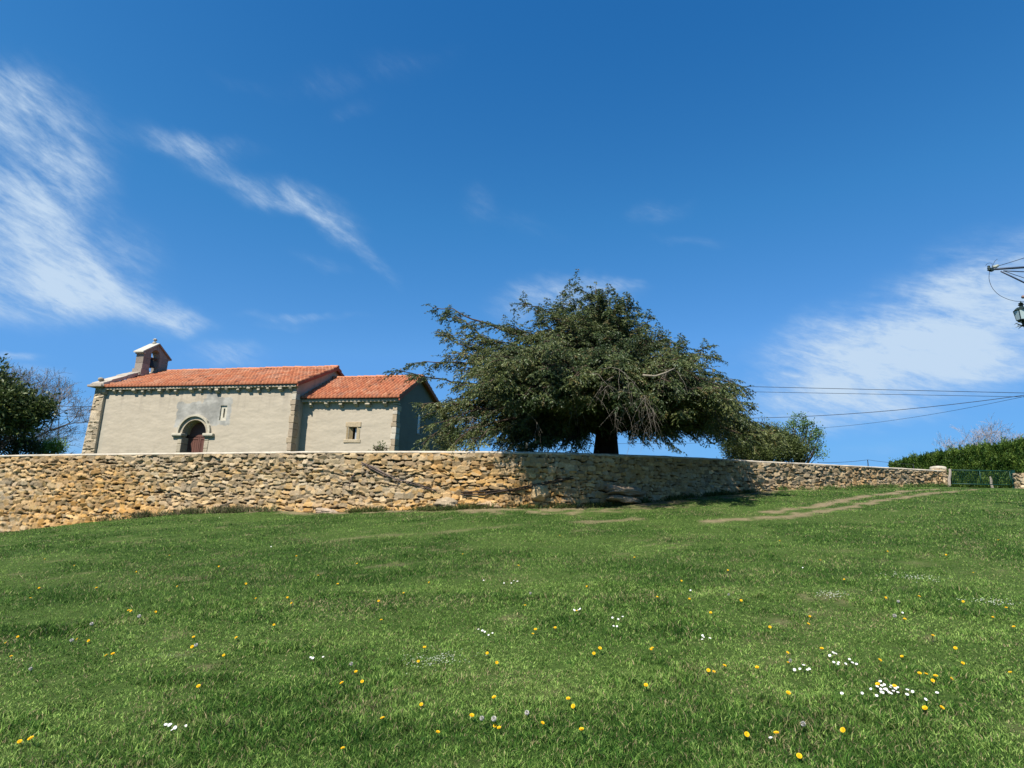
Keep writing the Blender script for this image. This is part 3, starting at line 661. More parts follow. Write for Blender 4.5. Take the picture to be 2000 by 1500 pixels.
TIPS=[(848,616,0),(870,655,1),(868,700,-.5),(780,732,-1),(812,716,0),(818,800,-2),(822,868,-2.5),(860,884,-4),(905,888,-4.2),(950,892,-4),(900,775,1),(980,640,1.5),(1018,592,1),(1050,625,-1),(1085,600,1.5),(1110,580,.5),(1130,562,-.5),(1165,553,0),(1190,575,.5),(1225,595,-.5),(1262,622,.6),(1285,655,-1),(1330,676,0),(1380,688,1),(1400,720,-1),(1418,745,2),(1462,765,0),(1448,800,-1.5),(1470,825,1),(1525,848,1),(1500,860,-1),(1430,855,-2.5),(1380,848,-3.5),(1300,862,-3.8),(1320,845,2),(1245,842,-3),(1110,872,-3.6),(1060,860,-4.2),(1010,868,-3.5),(1130,848,2),(1080,850,3),(980,860,2.5),(930,700,3),(960,760,-3.5),(1000,690,-3),(1440,770,-2.5)]
targets=[(x,y,d) for x,y,d in TIPS]
k=0
while k<215:
    x=R.uniform(835,1520);y=R.uniform(572,872)
    if not inpoly(x,y,SIL): continue
    hw=np.interp(y,[560,600,680,760,850],[1.0,2.4,5.0,6.3,6.0])
    dx=(x-1180)*PXM(YT);q=1-min(1,(dx/hw)**2)*.85
    dmax=hw*math.sqrt(max(q,.06))
    d=-dmax*R.uniform(.45,1.0) if R.random()<.68 else dmax*R.uniform(.2,.9)
    if x<1000 and R.random()<.6: continue
    if y>800 and d<-3.6: d=-3.6
    if abs(x-1184)<75 and y>800: continue
    targets.append((x,y,d));k+=1
for i in range(64):
    x=R.uniform(925,1210);targets.append((x,R.uniform(675,790),-R.uniform(4.6,6.3)))
for i in range(44):
    x=R.uniform(1180,1440);targets.append((x,R.uniform(690+max(0,x-1330)*.5,790),-R.uniform(3.0,6.0)))
for i in range(46):
    x=R.uniform(1075,1300);y=R.uniform(575,710)
    if inpoly(x,y,SIL): targets.append((x,y,R.uniform(-2.2,2.0)))
for i in range(34):
    x=R.uniform(850,1105);targets.append((x,R.uniform(800,884),R.uniform(-3.8,2.5)))
limb=MB();twv=MB();LP=[];LD=[];LL=[];LW=[];LC=[]
zb0=base[2]
dark=np.array((.014,.028,.010));mid=np.array((.046,.074,.022));olive=np.array((.135,.148,.046));brown=np.array((.19,.13,.05))
def spray(p,d,ln,shade):
    """a drooping spray: many needles on both sides of a short twig"""
    n=max(7,int(ln/.022));t=rg.uniform(0,1,n)
    dr=np.array([0,0,-1.]);P=p+d*ln*t[:,None]+dr*ln*.45*(t**1.6)[:,None]
    tang=norm(d+dr*(.9*t)[:,None]);sd_=norm(np.cross(tang,np.array([.05,.03,1.])));sg=rg.choice([-1,1],n)[:,None]
    D=norm(tang*.75+sd_*sg*rg.uniform(.2,.9,(n,1))+rg.normal(size=(n,3))*.28+dr*.25)
    tone=shade+rg.normal()*.16;c=mixc(mixc(dark,mid,np.clip(tone*2,0,1)*np.ones(n)),olive,np.clip(tone*2-1+.25*t,0,1))
    if rg.random()<.045: c=mixc(c,brown,np.full(n,.6))
    c=c*rg.uniform(.55,1.45,(n,1))
    LP.append(P);LD.append(D);LL.append(rg.uniform(.055,.115,n));LW.append(rg.uniform(.022,.038,n));LC.append(c)
def limbc(): return tuple(np.array((.085,.062,.045))*R.uniform(.75,1.3))
cnt=0
for x,y,dd_ in targets:
    T=at(x,y,YT+dd_);
    hgt=T[2]-zb0;rad=math.hypot(T[0]-base[0],T[1]-base[1])
    z0=zb0+max(1.3,min(hgt*.80-.10*rad+.2,8.5))*R.uniform(.85,1.0)
    if hgt<3: z0=zb0+R.uniform(1.6,3.2)
    S0=np.array([base[0]+R.uniform(-.15,.15),base[1]+R.uniform(-.15,.15),z0]);vec=T-S0;L_=np.linalg.norm(vec)
    up=.16*L_ if hgt<5 else .02*L_
    Mid=S0+vec*.5+np.array([R.uniform(-.9,.9),R.uniform(-.9,.9),up+R.uniform(-.4,.6)])
    if hgt>8: Mid[:2]=S0[:2]+vec[:2]*.35
    n=max(6,int(L_/.35));P=bez(S0,Mid,T,n);P[1:-1]+=rg.normal(size=(n-2,3))*.045;wv=np.linspace(0,1,n)[:,None];P=P+np.sin(wv*pi*R.uniform(1.5,3))*norm(rg.normal(size=3))*.05*L_*wv
    r0=.022+.0095*L_
    limb.tube(P,[r0*(1-.86*i/(n-1)) for i in range(n)],5,limbc())
    for i in range(max(1,int(n*.30)),n):
        f=i/(n-1);tang=norm(P[min(i+1,n-1)]-P[i-1])
        for rep in range(3):
            if R.random()<.12: continue
            side=norm(np.cross(tang,[0,0,1]))*R.choice((-1,1));ln=R.uniform(.45,1.25)*(1-.55*f)*(1.0 if L_>3 else .7)
            d=norm(tang*R.uniform(.35,1.1)+side*R.uniform(.3,1)+np.array([0,0,R.uniform(-.35,.45)]))
            q0=P[i-1]+(P[i]-P[i-1])*R.random();m=5
            Q=[q0+d*ln*k_/m+np.array([0,0,-.28*ln*(k_/m)**2]) for k_ in range(m+1)]
            if R.random()<.6: limb.tube([Q[0],Q[2],Q[4]],[.018,.011,.004],3,limbc(),cap=False)
            shade=.50+.34*(vn(q0[0]*.9,q0[2]*1.1,3)-.5)*2+.12*(f-.5)
            for k_ in range(1,m+1):
                for sgn in(-1,1):
                    if R.random()<.16: continue
                    sd2=norm(np.cross(d,[0,0,1]))*sgn
                    spray(Q[k_],norm(d*R.uniform(.5,1)+sd2*R.uniform(.1,.9)+np.array([0,0,R.uniform(-.3,.15)])),R.uniform(.20,.42)*(1.15-.4*f),float(shade))
                    cnt+=1
    if hgt>4.2 and R.random()<.75:   # upright leader at the limb end
        hh_=R.uniform(.3,.75)
        for q in range(9):
            f=q/8;pz=P[-1]+np.array([R.uniform(-.03,.03),0,hh_*f]);an=R.uniform(0,6.28)
            for an in (an,an+2.6): spray(pz,norm(np.array([math.cos(an),math.sin(an),.55])),.30*(1.15-f),.55)
    spray(P[-1],norm(P[-1]-P[-2]+np.array([0,0,.3])),.4,.6);spray(P[-2],norm(P[-1]-P[-2]),.4,.55)
LP=np.vstack(LP);print('yew sprays',cnt,'needles',len(LP))
leaf_mesh('crown',LP,np.vstack(LD),np.concatenate(LL),np.concatenate(LW),np.vstack(LC),M_yewleaf,yew,base)
limb.v=[tuple(np.array(v)-base) for v in limb.v];limb.build('limbs',M_bark,yew,smooth=True)
# fluted trunk
nz=26;na=40;V=[];
for i in range(nz):
    t=i/(nz-1);z=-.5+t*6.6;r=np.interp(z,[-.5,.4,1.5,4,6.2],[.64,.48,.41,.28,.05])
    for k in range(na):
        a=2*pi*k/na;rr=r*(1+.10*math.sin(a*5+z*.5)+.06*math.sin(a*9-z)+.05*(float(vn(np.array(a*3),np.array(z*1.5),4))-.5))
        V.append((rr*math.cos(a),rr*math.sin(a),z))
F=[(i*na+k,i*na+(k+1)%na,(i+1)*na+(k+1)%na,(i+1)*na+k) for i in range(nz-1) for k in range(na)]
mesh_np('trunk',V,np.array(F),M_bark,yew,col=np.tile([.075,.052,.040],(len(V),1)),smooth=True)
dead=MB();DT=[]
def deadtwig(p,d,ln,r,dep):
    n=5;Q=[np.array(p)+np.array(d)*ln*i/n+np.array([0,0,-.9*ln*(i/n)**2])+rg.normal(size=3)*.02 for i in range(n+1)]
    dead.tube(Q,[r*(1-.8*i/n) for i in range(n+1)],4,tuple(np.array((.21,.18,.14))*R.uniform(.6,1.3)),cap=False)
    if dep:
        for k in range(4): deadtwig(Q[R.randrange(1,5)],norm(np.array([R.uniform(-1,1),R.uniform(-1,.3),R.uniform(-1,.1)])),ln*.5,r*.5,dep-1)
for x,y,d,ln in [(1180,720,-6.2,1.2),(1205,760,-5.5,1.4),(1255,775,-5.9,1.1),(1290,725,-6.0,0.9),(1240,790,-5.5,1.2),(1150,730,-5.8,0.8),(1270,810,-5.2,0.9),(1130,800,-5.0,0.8),(1010,800,-5.0,0.8),(1350,785,-4,.9),(1075,715,-4.6,.9),(930,820,-3.5,.8),(1330,710,-4.2,.9),(1210,735,-5.4,1.2)]:
    deadtwig(at(x,y,YT+d),norm(np.array([R.uniform(-1,1),-.3,R.uniform(-.1,.5)])),ln,.013,2 if R.random()<.5 else 1);DT.append(dead);dead=MB()
P=[at(1255,733,YT-6.4),at(1280,735,YT-6.5),at(1300,728,YT-6.5),at(1318,719,YT-6.2)];dead.tube(P,[.034,.03,.026,.015],6,(.30,.26,.19));DT.append(dead);dead=MB()
P=[at(1085,715,YT-5.0),at(1065,712,YT-5.2),at(1040,705,YT-5.4)];dead.tube(P,[.022,.02,.012],5,(.26,.22,.17));DT.append(dead)
for dead in DT: dead.v=[tuple(np.array(v)-base) for v in dead.v];dead.build('dead_branch',M_bark,yew,smooth=True)
# ------------------------------------------------------------------ other vegetation
def bush(name,label,cat,px,py,Y,blobs,zg,nleaf,lw,cols,mat_,stemc=(.09,.07,.05),nst=14,up=.25,seed=1,part='foliage',leaf_down=0,group=None):
    """blobs: (px,py,rx_m,rz_m,depth_m,weight)"""
    rg=np.random.default_rng(seed);R=random.Random(seed);b0=at(px,py,Y);b0[2]=zg
    root=empty(name,tuple(b0));tag(root,label,cat,group)
    W=np.array([b[5] for b in blobs],float);W/=W.sum();P=[];D=[];C=[]
    ctrs=[at(b[0],b[1],Y+b[4]) for b in blobs];mb=MB()
    for (bx,by,rx,rz,dp,wt),c,wq in zip(blobs,ctrs,W):
        n=int(nleaf*wq);nc=max(10,n//16)
        # clumps spread through the blob, leaves round each clump
        u=norm(rg.normal(size=(nc,3)))*rg.uniform(.25,1,(nc,1))**.5;cc=c+u*np.array([rx,rx*.9,rz])
        cc+= .16*rx*(rg.normal(size=(nc,3)))*.5
        idx=rg.integers(0,nc,n);q=cc[idx]+rg.normal(size=(n,3))*lw[0]*1.15
        out=norm(q-(c-np.array([0,0,rz*.5])));dd=norm(out+rg.normal(size=(n,3))*.7+np.array([0,0,up]));
        tone=rg.uniform(0,1,nc)[idx]*.6+rg.uniform(0,1,n)*.4;P.append(q);D.append(dd);C.append(mixc(cols[0],cols[1],tone))
        for k in range(max(3,int(nst*wq*2))):
            e=cc[R.randrange(nc)];s=b0+np.array([R.uniform(-.15,.15),R.uniform(-.1,.1),0]);m=s+(e-s)*.5+np.array([R.uniform(-.3,.3),0,.15])
            pp=bez(s,m,e,7);mb.tube(pp,[.03+.03*(nst>20)]*1+[.022*(1-.12*i) for i in range(6)],4,tuple(np.array(stemc)*R.uniform(.8,1.2)),cap=False)
    P=np.vstack(P);
    leaf_mesh(part,P,np.vstack(D),rg.uniform(.7,1.3,len(P))*lw[0],rg.uniform(.7,1.3,len(P))*lw[1],np.vstack(C),mat_,root,b0,rng=rg)
    mb.v=[tuple(np.array(v)-b0) for v in mb.v];mb.build('stems',M_bark,root,smooth=True)
    return root
ZY=2.85
bush('evergreen_tree','dark glossy broad-leaved evergreen cut by the left edge behind the wall','tree',-15,884,26.5,
 [(-5,765,.7,.55,0,1.3),(-50,770,1.0,.9,.3,1),(22,785,.7,.5,-.2,1.8),(-10,815,1.0,.6,0,1.8),(60,805,.55,.32,.1,1.1),(35,830,.55,.25,.2,.8),(-70,810,1.2,1.0,0,1.3),(-8,722,.3,.2,0,.15),(80,800,.3,.18,.0,.4)],ZY,15000,(.20,.085),((.016,.034,.013),(.12,.15,.04)),M_leaf,nst=24,seed=3)
bush('shrub','low dark shrub beneath the bare tree at the left end','shrub',35,884,27.5,[(40,868,.7,.35,0,1),(15,872,.6,.3,0,1),(62,872,.35,.25,0,.5)],ZY,3500,(.10,.05),((.02,.04,.02),(.06,.085,.03)),M_leaf,seed=4)
bush('shrub','small bright lime green shrub just left of the chapel','shrub',95,884,28.5,[(95,877,.45,.18,0,1),(108,874,.3,.17,0,1),(75,882,.4,.1,0,.6)],ZY,2600,(.13,.035),((.10,.19,.03),(.24,.34,.06)),M_leaf,up=.9,seed=5)
bush('shrub','dense rusty dark shrub under the right tip of the yew','shrub',1495,895,26.5,[(1480,872,1.1,.6,0,2),(1445,872,.8,.5,.2,1.2),(1520,868,.9,.62,0,1.8),(1548,880,.6,.5,0,1),(1495,850,.7,.45,0,.8),(1475,893,1.3,.45,0,1.4)],wtop(s_of_px(1495))-.3,30000,(.095,.04),((.028,.050,.014),(.13,.16,.045)),M_yewleaf,nst=30,up=.6,seed=6)
bush('sapling','sparse fresh green sapling with upright shoots right of the yew','shrub',1560,900,26.6,[(1570,865,.7,.6,.2,1),(1585,840,.45,.4,.1,.7),(1560,822,.35,.25,.1,.5),(1600,848,.22,.2,0,.3),(1592,880,.4,.35,.1,.5),(1545,838,.4,.3,.2,.4)],wtop(s_of_px(1560))-.3,2900,(.085,.05),((.05,.10,.035),(.13,.22,.07)),M_leaf,nst=30,up=.3,seed=7)
bush('weed_plant','small leafy weed sprouting on the wall top before the chancel window','plant',745,881,19.0,[(746,874,.13,.06,0,1),(752,878,.1,.05,0,.6),(730,878,.14,.03,0,.25)],wtop(s_of_px(745)),150,(.07,.03),((.04,.07,.02),(.12,.15,.04)),M_leaf,nst=5,seed=8)
def bare_tree(name,label,px,py,Y,H,spread,zg,seed,col,r0=.14,depth=5,lean=0,buds=0,group=None,first=5):
    rg=np.random.default_rng(seed);R=random.Random(seed);b0=at(px,py,Y);b0[2]=zg;root=empty(name,tuple(b0));tag(root,label,'tree',group)
    tr=MB();br=MB();tips=[]
    def grow(p,d,ln,r,dep,mb):
        n=4;Q=[p];q=np.array(p,float);dd=d.copy()
        for i in range(n):
            dd=norm(dd+rg.normal(size=3)*.13+np.array([0,0,.09]));q=q+dd*ln/n;Q.append(q.copy())
        mb.tube(Q,[max(r*(1-.45*i/n),.006) for i in range(n+1)],5 if dep>2 else 3,tuple(np.array(col)*R.uniform(.8,1.2)),cap=False)
        if dep==0: tips.append((Q[-1],dd));tips.append((Q[2],dd));return
        for k in range(R.choice((3,4)) if dep>1 else 4):
            f=R.choice((1.,.75,.5)) if k else 1.
            o=Q[int(f*n)];nd=norm(dd+rg.normal(size=3)*np.array([spread,spread,.45]));grow(o,nd,ln*R.uniform(.6,.82),r*.55,dep-1,br)
    t=np.array([0,0,0.]);tr.tube([t,(0,0,H*.12),(lean*.1,0,H*.22)],[r0*1.2,r0,r0*.9],8,col)
    for k in range(first): grow(np.array([lean*.1,0,H*.2]),norm(np.array([R.uniform(-1,1)*spread*1.3+lean*.3,R.uniform(-1,1)*spread,R.uniform(.5,1.2)])),H*.27,r0*.6,depth-1,br)
    tr.build('trunk',M_bark,root,smooth=True);br.build('branches',M_bark,root)
    if buds:
        P=np.array([q for q,_ in tips]);D=np.array([d for _,d in tips]);k=np.random.default_rng(1).random(len(P))<buds;P=P[k];D=D[k]
        leaf_mesh('buds',P,D,.07,.04,np.tile([.10,.11,.06],(len(P),1)),M_leaf,root,(0,0,0),rng=rg)['kind']='stuff'
bare_tree('budding_tree','bare tree with fine upright budding twigs behind the dark evergreen',30,884,36,7.0,.75,ZY,12,(.21,.18,.155),depth=6,buds=.6,first=6)
bare_tree('budding_tree','low bare grey tree leaning right, nearest the chapel buttress',70,884,38,4.0,1.0,ZY,14,(.26,.23,.20),r0=.08,depth=5,lean=2,buds=.35,first=6)
# hedge behind the gate
hr=at(1900,900,38);hb=np.array([at(1735,905,40)[0],40,3.2]);he=np.array([32.5,35.0,3.0])
hedge=empty('hedge',tuple(hb));tag(hedge,'long clipped conifer hedge rising to the right behind the green gate','hedge')
top0=at(1735,907,40)[2];
def hedge_h(t): return np.interp(t,[0,.15,.45,.75,1],[.35,.75,1.15,1.75,2.1])
n=90000;rgh=np.random.default_rng(8);t=rgh.uniform(0,1,n)**.9
A_=np.array([at(1738,905,41)[0],41.,0]);B_=np.array([at(2090,905,35)[0],35.,0]);dirh=norm(B_-A_);nh=np.array([dirh[1],-dirh[0],0])
if nh[1]>0: nh=-nh
topz=lambda t:np.interp(t,[0,.2,.5,.8,1],[at(1738,909,41)[2],at(1800,896,40)[2],at(1880,882,38.5)[2],at(1960,868,37)[2],at(2080,850,35)[2]])+.14*(fbm(t*60,0*t,3,2)-.5)*2
botz=2.3
which=rgh.random(n);hh=rgh.random(n);zt_=topz(t);face=which<.72
off=np.where(face,.62+rgh.normal(size=n)*.07,rgh.uniform(-.6,.62,n));zz_=np.where(face,botz+(zt_-botz)*hh,zt_+rgh.normal(size=n)*.05)
lump=.5*(fbm(t*38,zz_*1.9,3,6)-.5)
P=A_+(B_-A_)*t[:,None]+nh*(off+lump)[:,None];P[:,2]=zz_
P[:,2]+=np.where(~face,rgh.random(n)**7*.5*vn(t*120,0*t,5),0)
D=norm(nh*.55+np.array([0,0,.9])+rgh.normal(size=(n,3))*.45)
tone=np.clip(fbm(t*90,zz_*3.4,3,9)*2.3-.75+rgh.normal(size=n)*.12,0,1)
leaf_mesh('foliage',P,D,rgh.uniform(.09,.17,n),rgh.uniform(.04,.06,n),mixc((.035,.085,.014),(.17,.25,.045),tone),M_yewleaf,hedge,hb,rng=rgh)
b=MB();tt=np.linspace(0,1,40);vs=[];
for q in tt:
    p=A_+(B_-A_)*q
    for o,z in((.5,botz),(.5,topz(q)-.1),(-.55,topz(q)-.1),(-.55,botz)): v=p+nh*o;v[2]=z;vs.append(v-hb)
b.add(vs,[(i*4+k,i*4+(k+1)%4,(i+1)*4+(k+1)%4,(i+1)*4+k) for i in range(39) for k in range(4)]+[(0,1,2,3)],(.03,.03,.02));b.build('inner_branches',M_bark,hedge)
bare_tree('bare_tree','pale leafless tree rising above the hedge at the right edge',1965,905,44,7.4,1.0,2.4,19,(.36,.32,.31),depth=6,first=7)
# ------------------------------------------------------------------ gate, posts, pillar
GYp=30.3
px_,py_=wpos(WL);pil=np.array([float(px_),float(py_)+.12,float(zfield(px_,py_))])
def rubble_block(name,label,cat,c,wd,dp,z0,z1,seed,rounded=.12,capr=True,nlump=.05,pal=PAL,amp=.05):
    """free-standing block of rubble: a superellipse plan swept up, real stone relief"""
    nA=150;nZ=80;a=np.linspace(0,2*pi,nA,endpoint=True);ca,sa=np.cos(a),np.sin(a);r=(abs(ca)**4+abs(sa)**4)**(-.25)
    T=np.linspace(0,1,nZ)[None];A2=np.repeat(a[:,None],nZ,1);per=(wd+dp)*2;Sg=A2/(2*pi)*per;Zg=z0+(z1-z0)*T+0*A2
    rb_=Rubble(0,per,z0,z1,seed,h=(.09,.2),w=(.14,.36));dsp,cc=rubble_surface(Sg,Zg,rb_,amp,pal=pal,joint=(.34,.29,.22))
    dsp*=np.minimum(1,np.minimum(A2,2*pi-A2)*6)
    X=(wd/2*r[:,None]+dsp-.04)*ca[:,None];Y=(dp/2*r[:,None]+dsp-.04)*sa[:,None]
    o=empty(name,(c[0],c[1],z0+.3));tag(o,label,cat)
    mesh_np('masonry',np.stack([X,Y,Zg-z0-.3],-1).reshape(-1,3),grid_faces(nA,nZ),M_stone,o,col=cc.reshape(-1,3),smooth=True)
    if capr:
        b=MB();n=36;prof=[(.99,-.03),(1.02,.02),(1.0,.07),(.88,.11),(.5,.14),(.05,.15)]
        vs=[]
        for f,z in prof:
            for k in range(n):
                q=2*pi*k/n;rr=(abs(math.cos(q))**4+abs(math.sin(q))**4)**(-.25)*(1+.03*math.sin(3*q+z*9));vs.append((wd/2*rr*f*math.cos(q),dp/2*rr*f*math.sin(q),z1-z0-.3+z))
        m=len(prof);b.add(vs,[(i*n+k,i*n+(k+1)%n,(i+1)*n+(k+1)%n,(i+1)*n+k) for i in range(m-1) for k in range(n)]+[tuple((m-1)*n+k for k in range(n))])
        b.build('cap',M_coping,o,smooth=True)
    return o
Yp=30.0;pc=at(1837,930,Yp);ptop=at(1837,911,Yp)[2];wdp=.60
PALG=PAL[[8,3,4,8,1,7]]*1.05
rubble_block('gate_pillar','stubby square stone pillar with a rounded cap ending the wall beside the gate','pillar',(pc[0],Yp+.1),wdp,wdp,float(zfield(pc[0],Yp))-.3,ptop-.12,41,pal=PALG)
pr=at(2003,945,29.0);rubble_block('stone_wall','short rough stone wall stub right of the green gate post','wall',(pr[0]+.45,29.1),1.5,.7,float(zfield(pr[0],29))-.3,at(1995,924,29)[2],43,capr=False,pal=PALG)
# weathered leaning post
def stick(name,label,cat,p0,p1,r,m,parent=None,group=None):
    p0=np.array(p0,float);p1=np.array(p1,float);b=MB();n=6
    b.tube([(p1-p0)*i/n+np.array([math.sin(i*1.7)*r*.18,math.cos(i*2.1)*r*.18,0]) for i in range(n+1)],[r*(1.1-.25*i/n) for i in range(n+1)],7,(.32,.27,.21))
    o=b.build(name,m,parent);o.location=p0
    if label: tag(o,label,cat,group)
    return o
a=at(1853,951,29.6);c=at(1855.5,916,29.6);stick('wooden_post','weathered grey wooden post leaning between the pillar and the gate','post',a-np.array([0,0,.1]),c,.065,M_postwood)
a=at(1938,951,31.2);c=at(1934,931,31.2);stick('wooden_post','short grey wooden stake standing behind the gate mesh','post',a-np.array([0,0,.2]),c,.06,M_postwood)
# green mesh gate
ga=at(1859,949,29.9);gb=at(1976,953,29.5);gt=at(1859,918,29.9)
ga[2]=float(at(1859,947,29.9)[2]);gw=np.linalg.norm((gb-ga)[:2]);gth=math.atan2(gb[1]-ga[1],gb[0]-ga[0])
gate=empty('gate',tuple(ga),gth);tag(gate,'low dark green metal field gate filled with wire mesh','gate')
gh=gt[2]-ga[2];b=MB()
for z in(.06,gh): b.tube([(0,0,z),(gw,0,z)],.024,6,(.02,.09,.06))
for x in(0,gw*.5,gw): b.tube([(x,0,.04),(x,0,gh)],.022,6,(.02,.09,.06))
b.build('frame',M_gatemetal,gate,smooth=True);b=MB();x=.06
while x<gw: b.tube([(x,0,.06),(x,0,gh)],.006,3,(.02,.09,.06),cap=False);x+=.085
for k in range(1,7): b.tube([(0,.004,.06+gh*k/7),(gw,.004,.06+gh*k/7)],.005,3,cap=False)
b.build('mesh_infill',M_gatemetal,gate)
a=at(1983,958,29.4);c=at(1979,919,29.4);b=MB();hh_=np.linalg.norm(c-a);b.box(-.06,.06,-.06,.06,-.15,hh_,(1,1,1));b.box(-.07,.07,-.07,.07,hh_,hh_+.02)
o=b.build('gate_post',M_gatemetal,bevel=.006);o.location=a;tag(o,'square dark green steel post hanging the gate beside the wall stub','post')
b=MB();
for z in(.3,.8): b=MB();b.box(-.10,-.05,-.03,.03,z,z+.07);b.build('hinge',M_gatemetal,o)
# thin stakes and wire behind the wall top
def catenary(p,q,sag,n=14): return [np.array(p)+(np.array(q)-np.array(p))*i/n+np.array([0,0,-sag*4*(i/n)*(1-i/n)]) for i in range(n+1)]
def cable(label,p,q,sag,r=.012,name='overhead_cable',cat='cable',group=None,n=16):
    P=catenary(p,q,sag,n);b=MB();o0=P[0];b.tube([x-o0 for x in P],r,4,(1,1,1))
    o=b.build(name,M_cable,smooth=True);o.location=o0;tag(o,label,cat,group);return o
for px,py0,py1,Yf,lab in [(1695,913,898,27.4,'thin dark metal stake standing alone behind the wall top left of the hedge'),(1784,917,906,29.6,'short thin metal stake behind the wall top in front of the hedge')]:
    a=at(px,py0,Yf);c=at(px-.3,py1,Yf);stick('fence_stake',lab,'stake',a-np.array([0,0,.6]),c,.022,M_cable)
S1=at(1695,898,27.4);cable('thin fence wire sagging leftwards from the lone metal stake',S1,at(1596,903,26),.05,.008,'fence_wire','wire')
cable('thin fence wire running right from the lone metal stake to the hedge',S1,at(1784,907,29.6),.03,.008,'fence_wire','wire')
# ------------------------------------------------------------------ utility lines
pl=at(1028,889,33);pt=at(1034,762,33);pole=empty('utility_pole',(pl[0],33,2.8));tag(pole,'slender grey utility pole half hidden behind the left side of the yew','pole')
b=MB();b.tube([(0,0,0),(0,0,pt[2]-2.8)],[.14,.09],8,(.4,.37,.32));b.build('shaft',M_conc,pole,smooth=True)
b=MB();b.box(-.6,.6,-.04,.04,pt[2]-3.15,pt[2]-3.07);b.build('cross_arm',M_steel,pole)
for x in(-.5,0,.5): b=MB();b.lathe([(.03,pt[2]-3.07),(.05,pt[2]-3.03),(.03,pt[2]-2.98),(.05,pt[2]-2.94),(.02,pt[2]-2.9)],8,x,0);b.build('insulator',M_ceram,pole,smooth=True)
# street mast beyond the right edge with a bracket, lantern and cables
MX=at(2052,700,15);mast=empty('power_mast',(MX[0],15.0,float(zfield(MX[0],15.0))));tag(mast,'steel service mast past the right edge reaching a bracket into view','mast')
zg=mast.location.z;topm=at(2052,470,15)[2]-zg
b=MB();b.tube([(0,0,0),(0,0,topm)],[.13,.08],10,(.4,.37,.33));b.build('shaft',M_conc,mast,smooth=True)
M0=np.array(mast.location)
arm=MB();e=at(1938,526,15)-M0;r1_=at(2050,519,15)-M0;arm.tube([e,r1_],.03,6);br0=at(1955,530,15)-M0;br1=at(2050,576,15)-M0;arm.tube([br0,br1],.022,6);arm.tube([at(1960,529,15.0)-M0,at(2050,533,15.9)-M0],.014,5);arm.tube([at(1960,529,15.0)-M0,at(2050,560,15.9)-M0],.009,5);arm.build('bracket_arm',M_steel,mast,smooth=True)
def spool(p,s=1,nm='insulator',ax=None):
    b=MB();pr_=[(.03,-.09),(.055,-.07),(.055,-.045),(.03,-.03),(.05,-.01),(.05,.02),(.028,.035),(.045,.055),(.03,.09)];b.lathe([(r*s,z*s) for r,z in pr_],10)
    o=b.build(nm,M_ceram,mast,smooth=True);o.location=p
    if ax is not None:o.rotation_euler=ax
    return o
spool(at(1945,520.5,15)-M0,.9,ax=(0,math.radians(62),0));spool(at(1931.5,524,15)-M0,.8).data.materials[0]=M_iron
b=MB();b.box(-.05,.03,-.04,.04,-.045,.045);o=b.build('clamp',M_iron,mast,bevel=.01);o.location=at(1937,527,15)-M0
c_=MB();c_.tube([at(1925,519,15)-M0,at(1928,515,15)-M0,at(1933,513.5,15)-M0,at(1938,515,15)-M0,at(1937,523,15)-M0,at(1943,510,15)-M0,at(1948,506,15)-M0],.005,4);c_.build('jumper_wire',M_cable,mast,smooth=True)
def polycable(label,pts,r,n=24,**k):
    Q=catmull([tuple(p) for p in [list(x) for x in pts]],8) if False else None
    P=[np.array(p) for p in pts];o=[]
    for i in range(len(P)-1):
        a,b_,c,d=P[max(i-1,0)],P[i],P[i+1],P[min(i+2,len(P)-1)]
        for t in np.linspace(0,1,8,endpoint=False): o.append(.5*((2*b_)+(-a+c)*t+(2*a-5*b_+4*c-d)*t*t+(-a+3*b_-3*c+d)*t**3))
    o.append(P[-1]);m=MB();m.tube([x-P[0] for x in o],r,5);ob=m.build('overhead_cable',M_cable,smooth=True);ob.location=P[0];tag(ob,label,'cable');return ob
polycable('thin cable looping down from the bracket tip to the lantern',[at(x,y,15) for x,y in((1932.5,531),(1932,546),(1938,562),(1950,575),(1965,583),(1978,587),(1988,588.5),(2030,590))],.006)
cable('single cable rising from the bracket insulator to the upper right edge',at(1951,519,15),at(2150,440,19),.1,.008)
# lantern
lp=at(2001,640,15);lant=empty('street_lantern',tuple(lp));tag(lant,'old green iron street lantern with frosted panes cut by the right edge','lantern')
s=PXM(15.0)  # metres per photo pixel here
def ln_(y): return (640-y)*s
b=MB()
hexr=lambda r,z:[(r*math.cos(pi/6+k*pi/3),r*math.sin(pi/6+k*pi/3),z) for k in range(6)]
v=hexr(13.5*s,ln_(604))+hexr(10.5*s,ln_(624));g_=MB();g_.add(v,[(k,(k+1)%6,6+(k+1)%6,6+k) for k in range(6)]+[tuple(range(6)),tuple(range(6,12))[::-1]]);g_.build('glass',M_lampglass,lant)
for k in range(6): b.tube([np.array(v[k])*np.array([1.03,1.03,1]),np.array(v[6+k])*np.array([1.03,1.03,1])],.009,4)
for q in(0,6):
    for k in range(6): b.tube([v[q+k],v[q+(k+1)%6]],.011,4)
b.build('cage',M_iron,lant)
b=MB();b.lathe([(15*s,ln_(604)),(14*s,ln_(602)),(9*s,ln_(598)),(4*s,ln_(597)),(3*s,ln_(594)),(5.5*s,ln_(592)),(2.5*s,ln_(590.5)),(5*s,ln_(589)),(1.5*s,ln_(587)),(.5*s,ln_(584))],6,0,0);b.build('roof_cap',M_iron,lant)
b=MB();b.lathe([(9*s,ln_(624)),(10*s,ln_(626)),(4*s,ln_(629)),(2*s,ln_(636))],6)
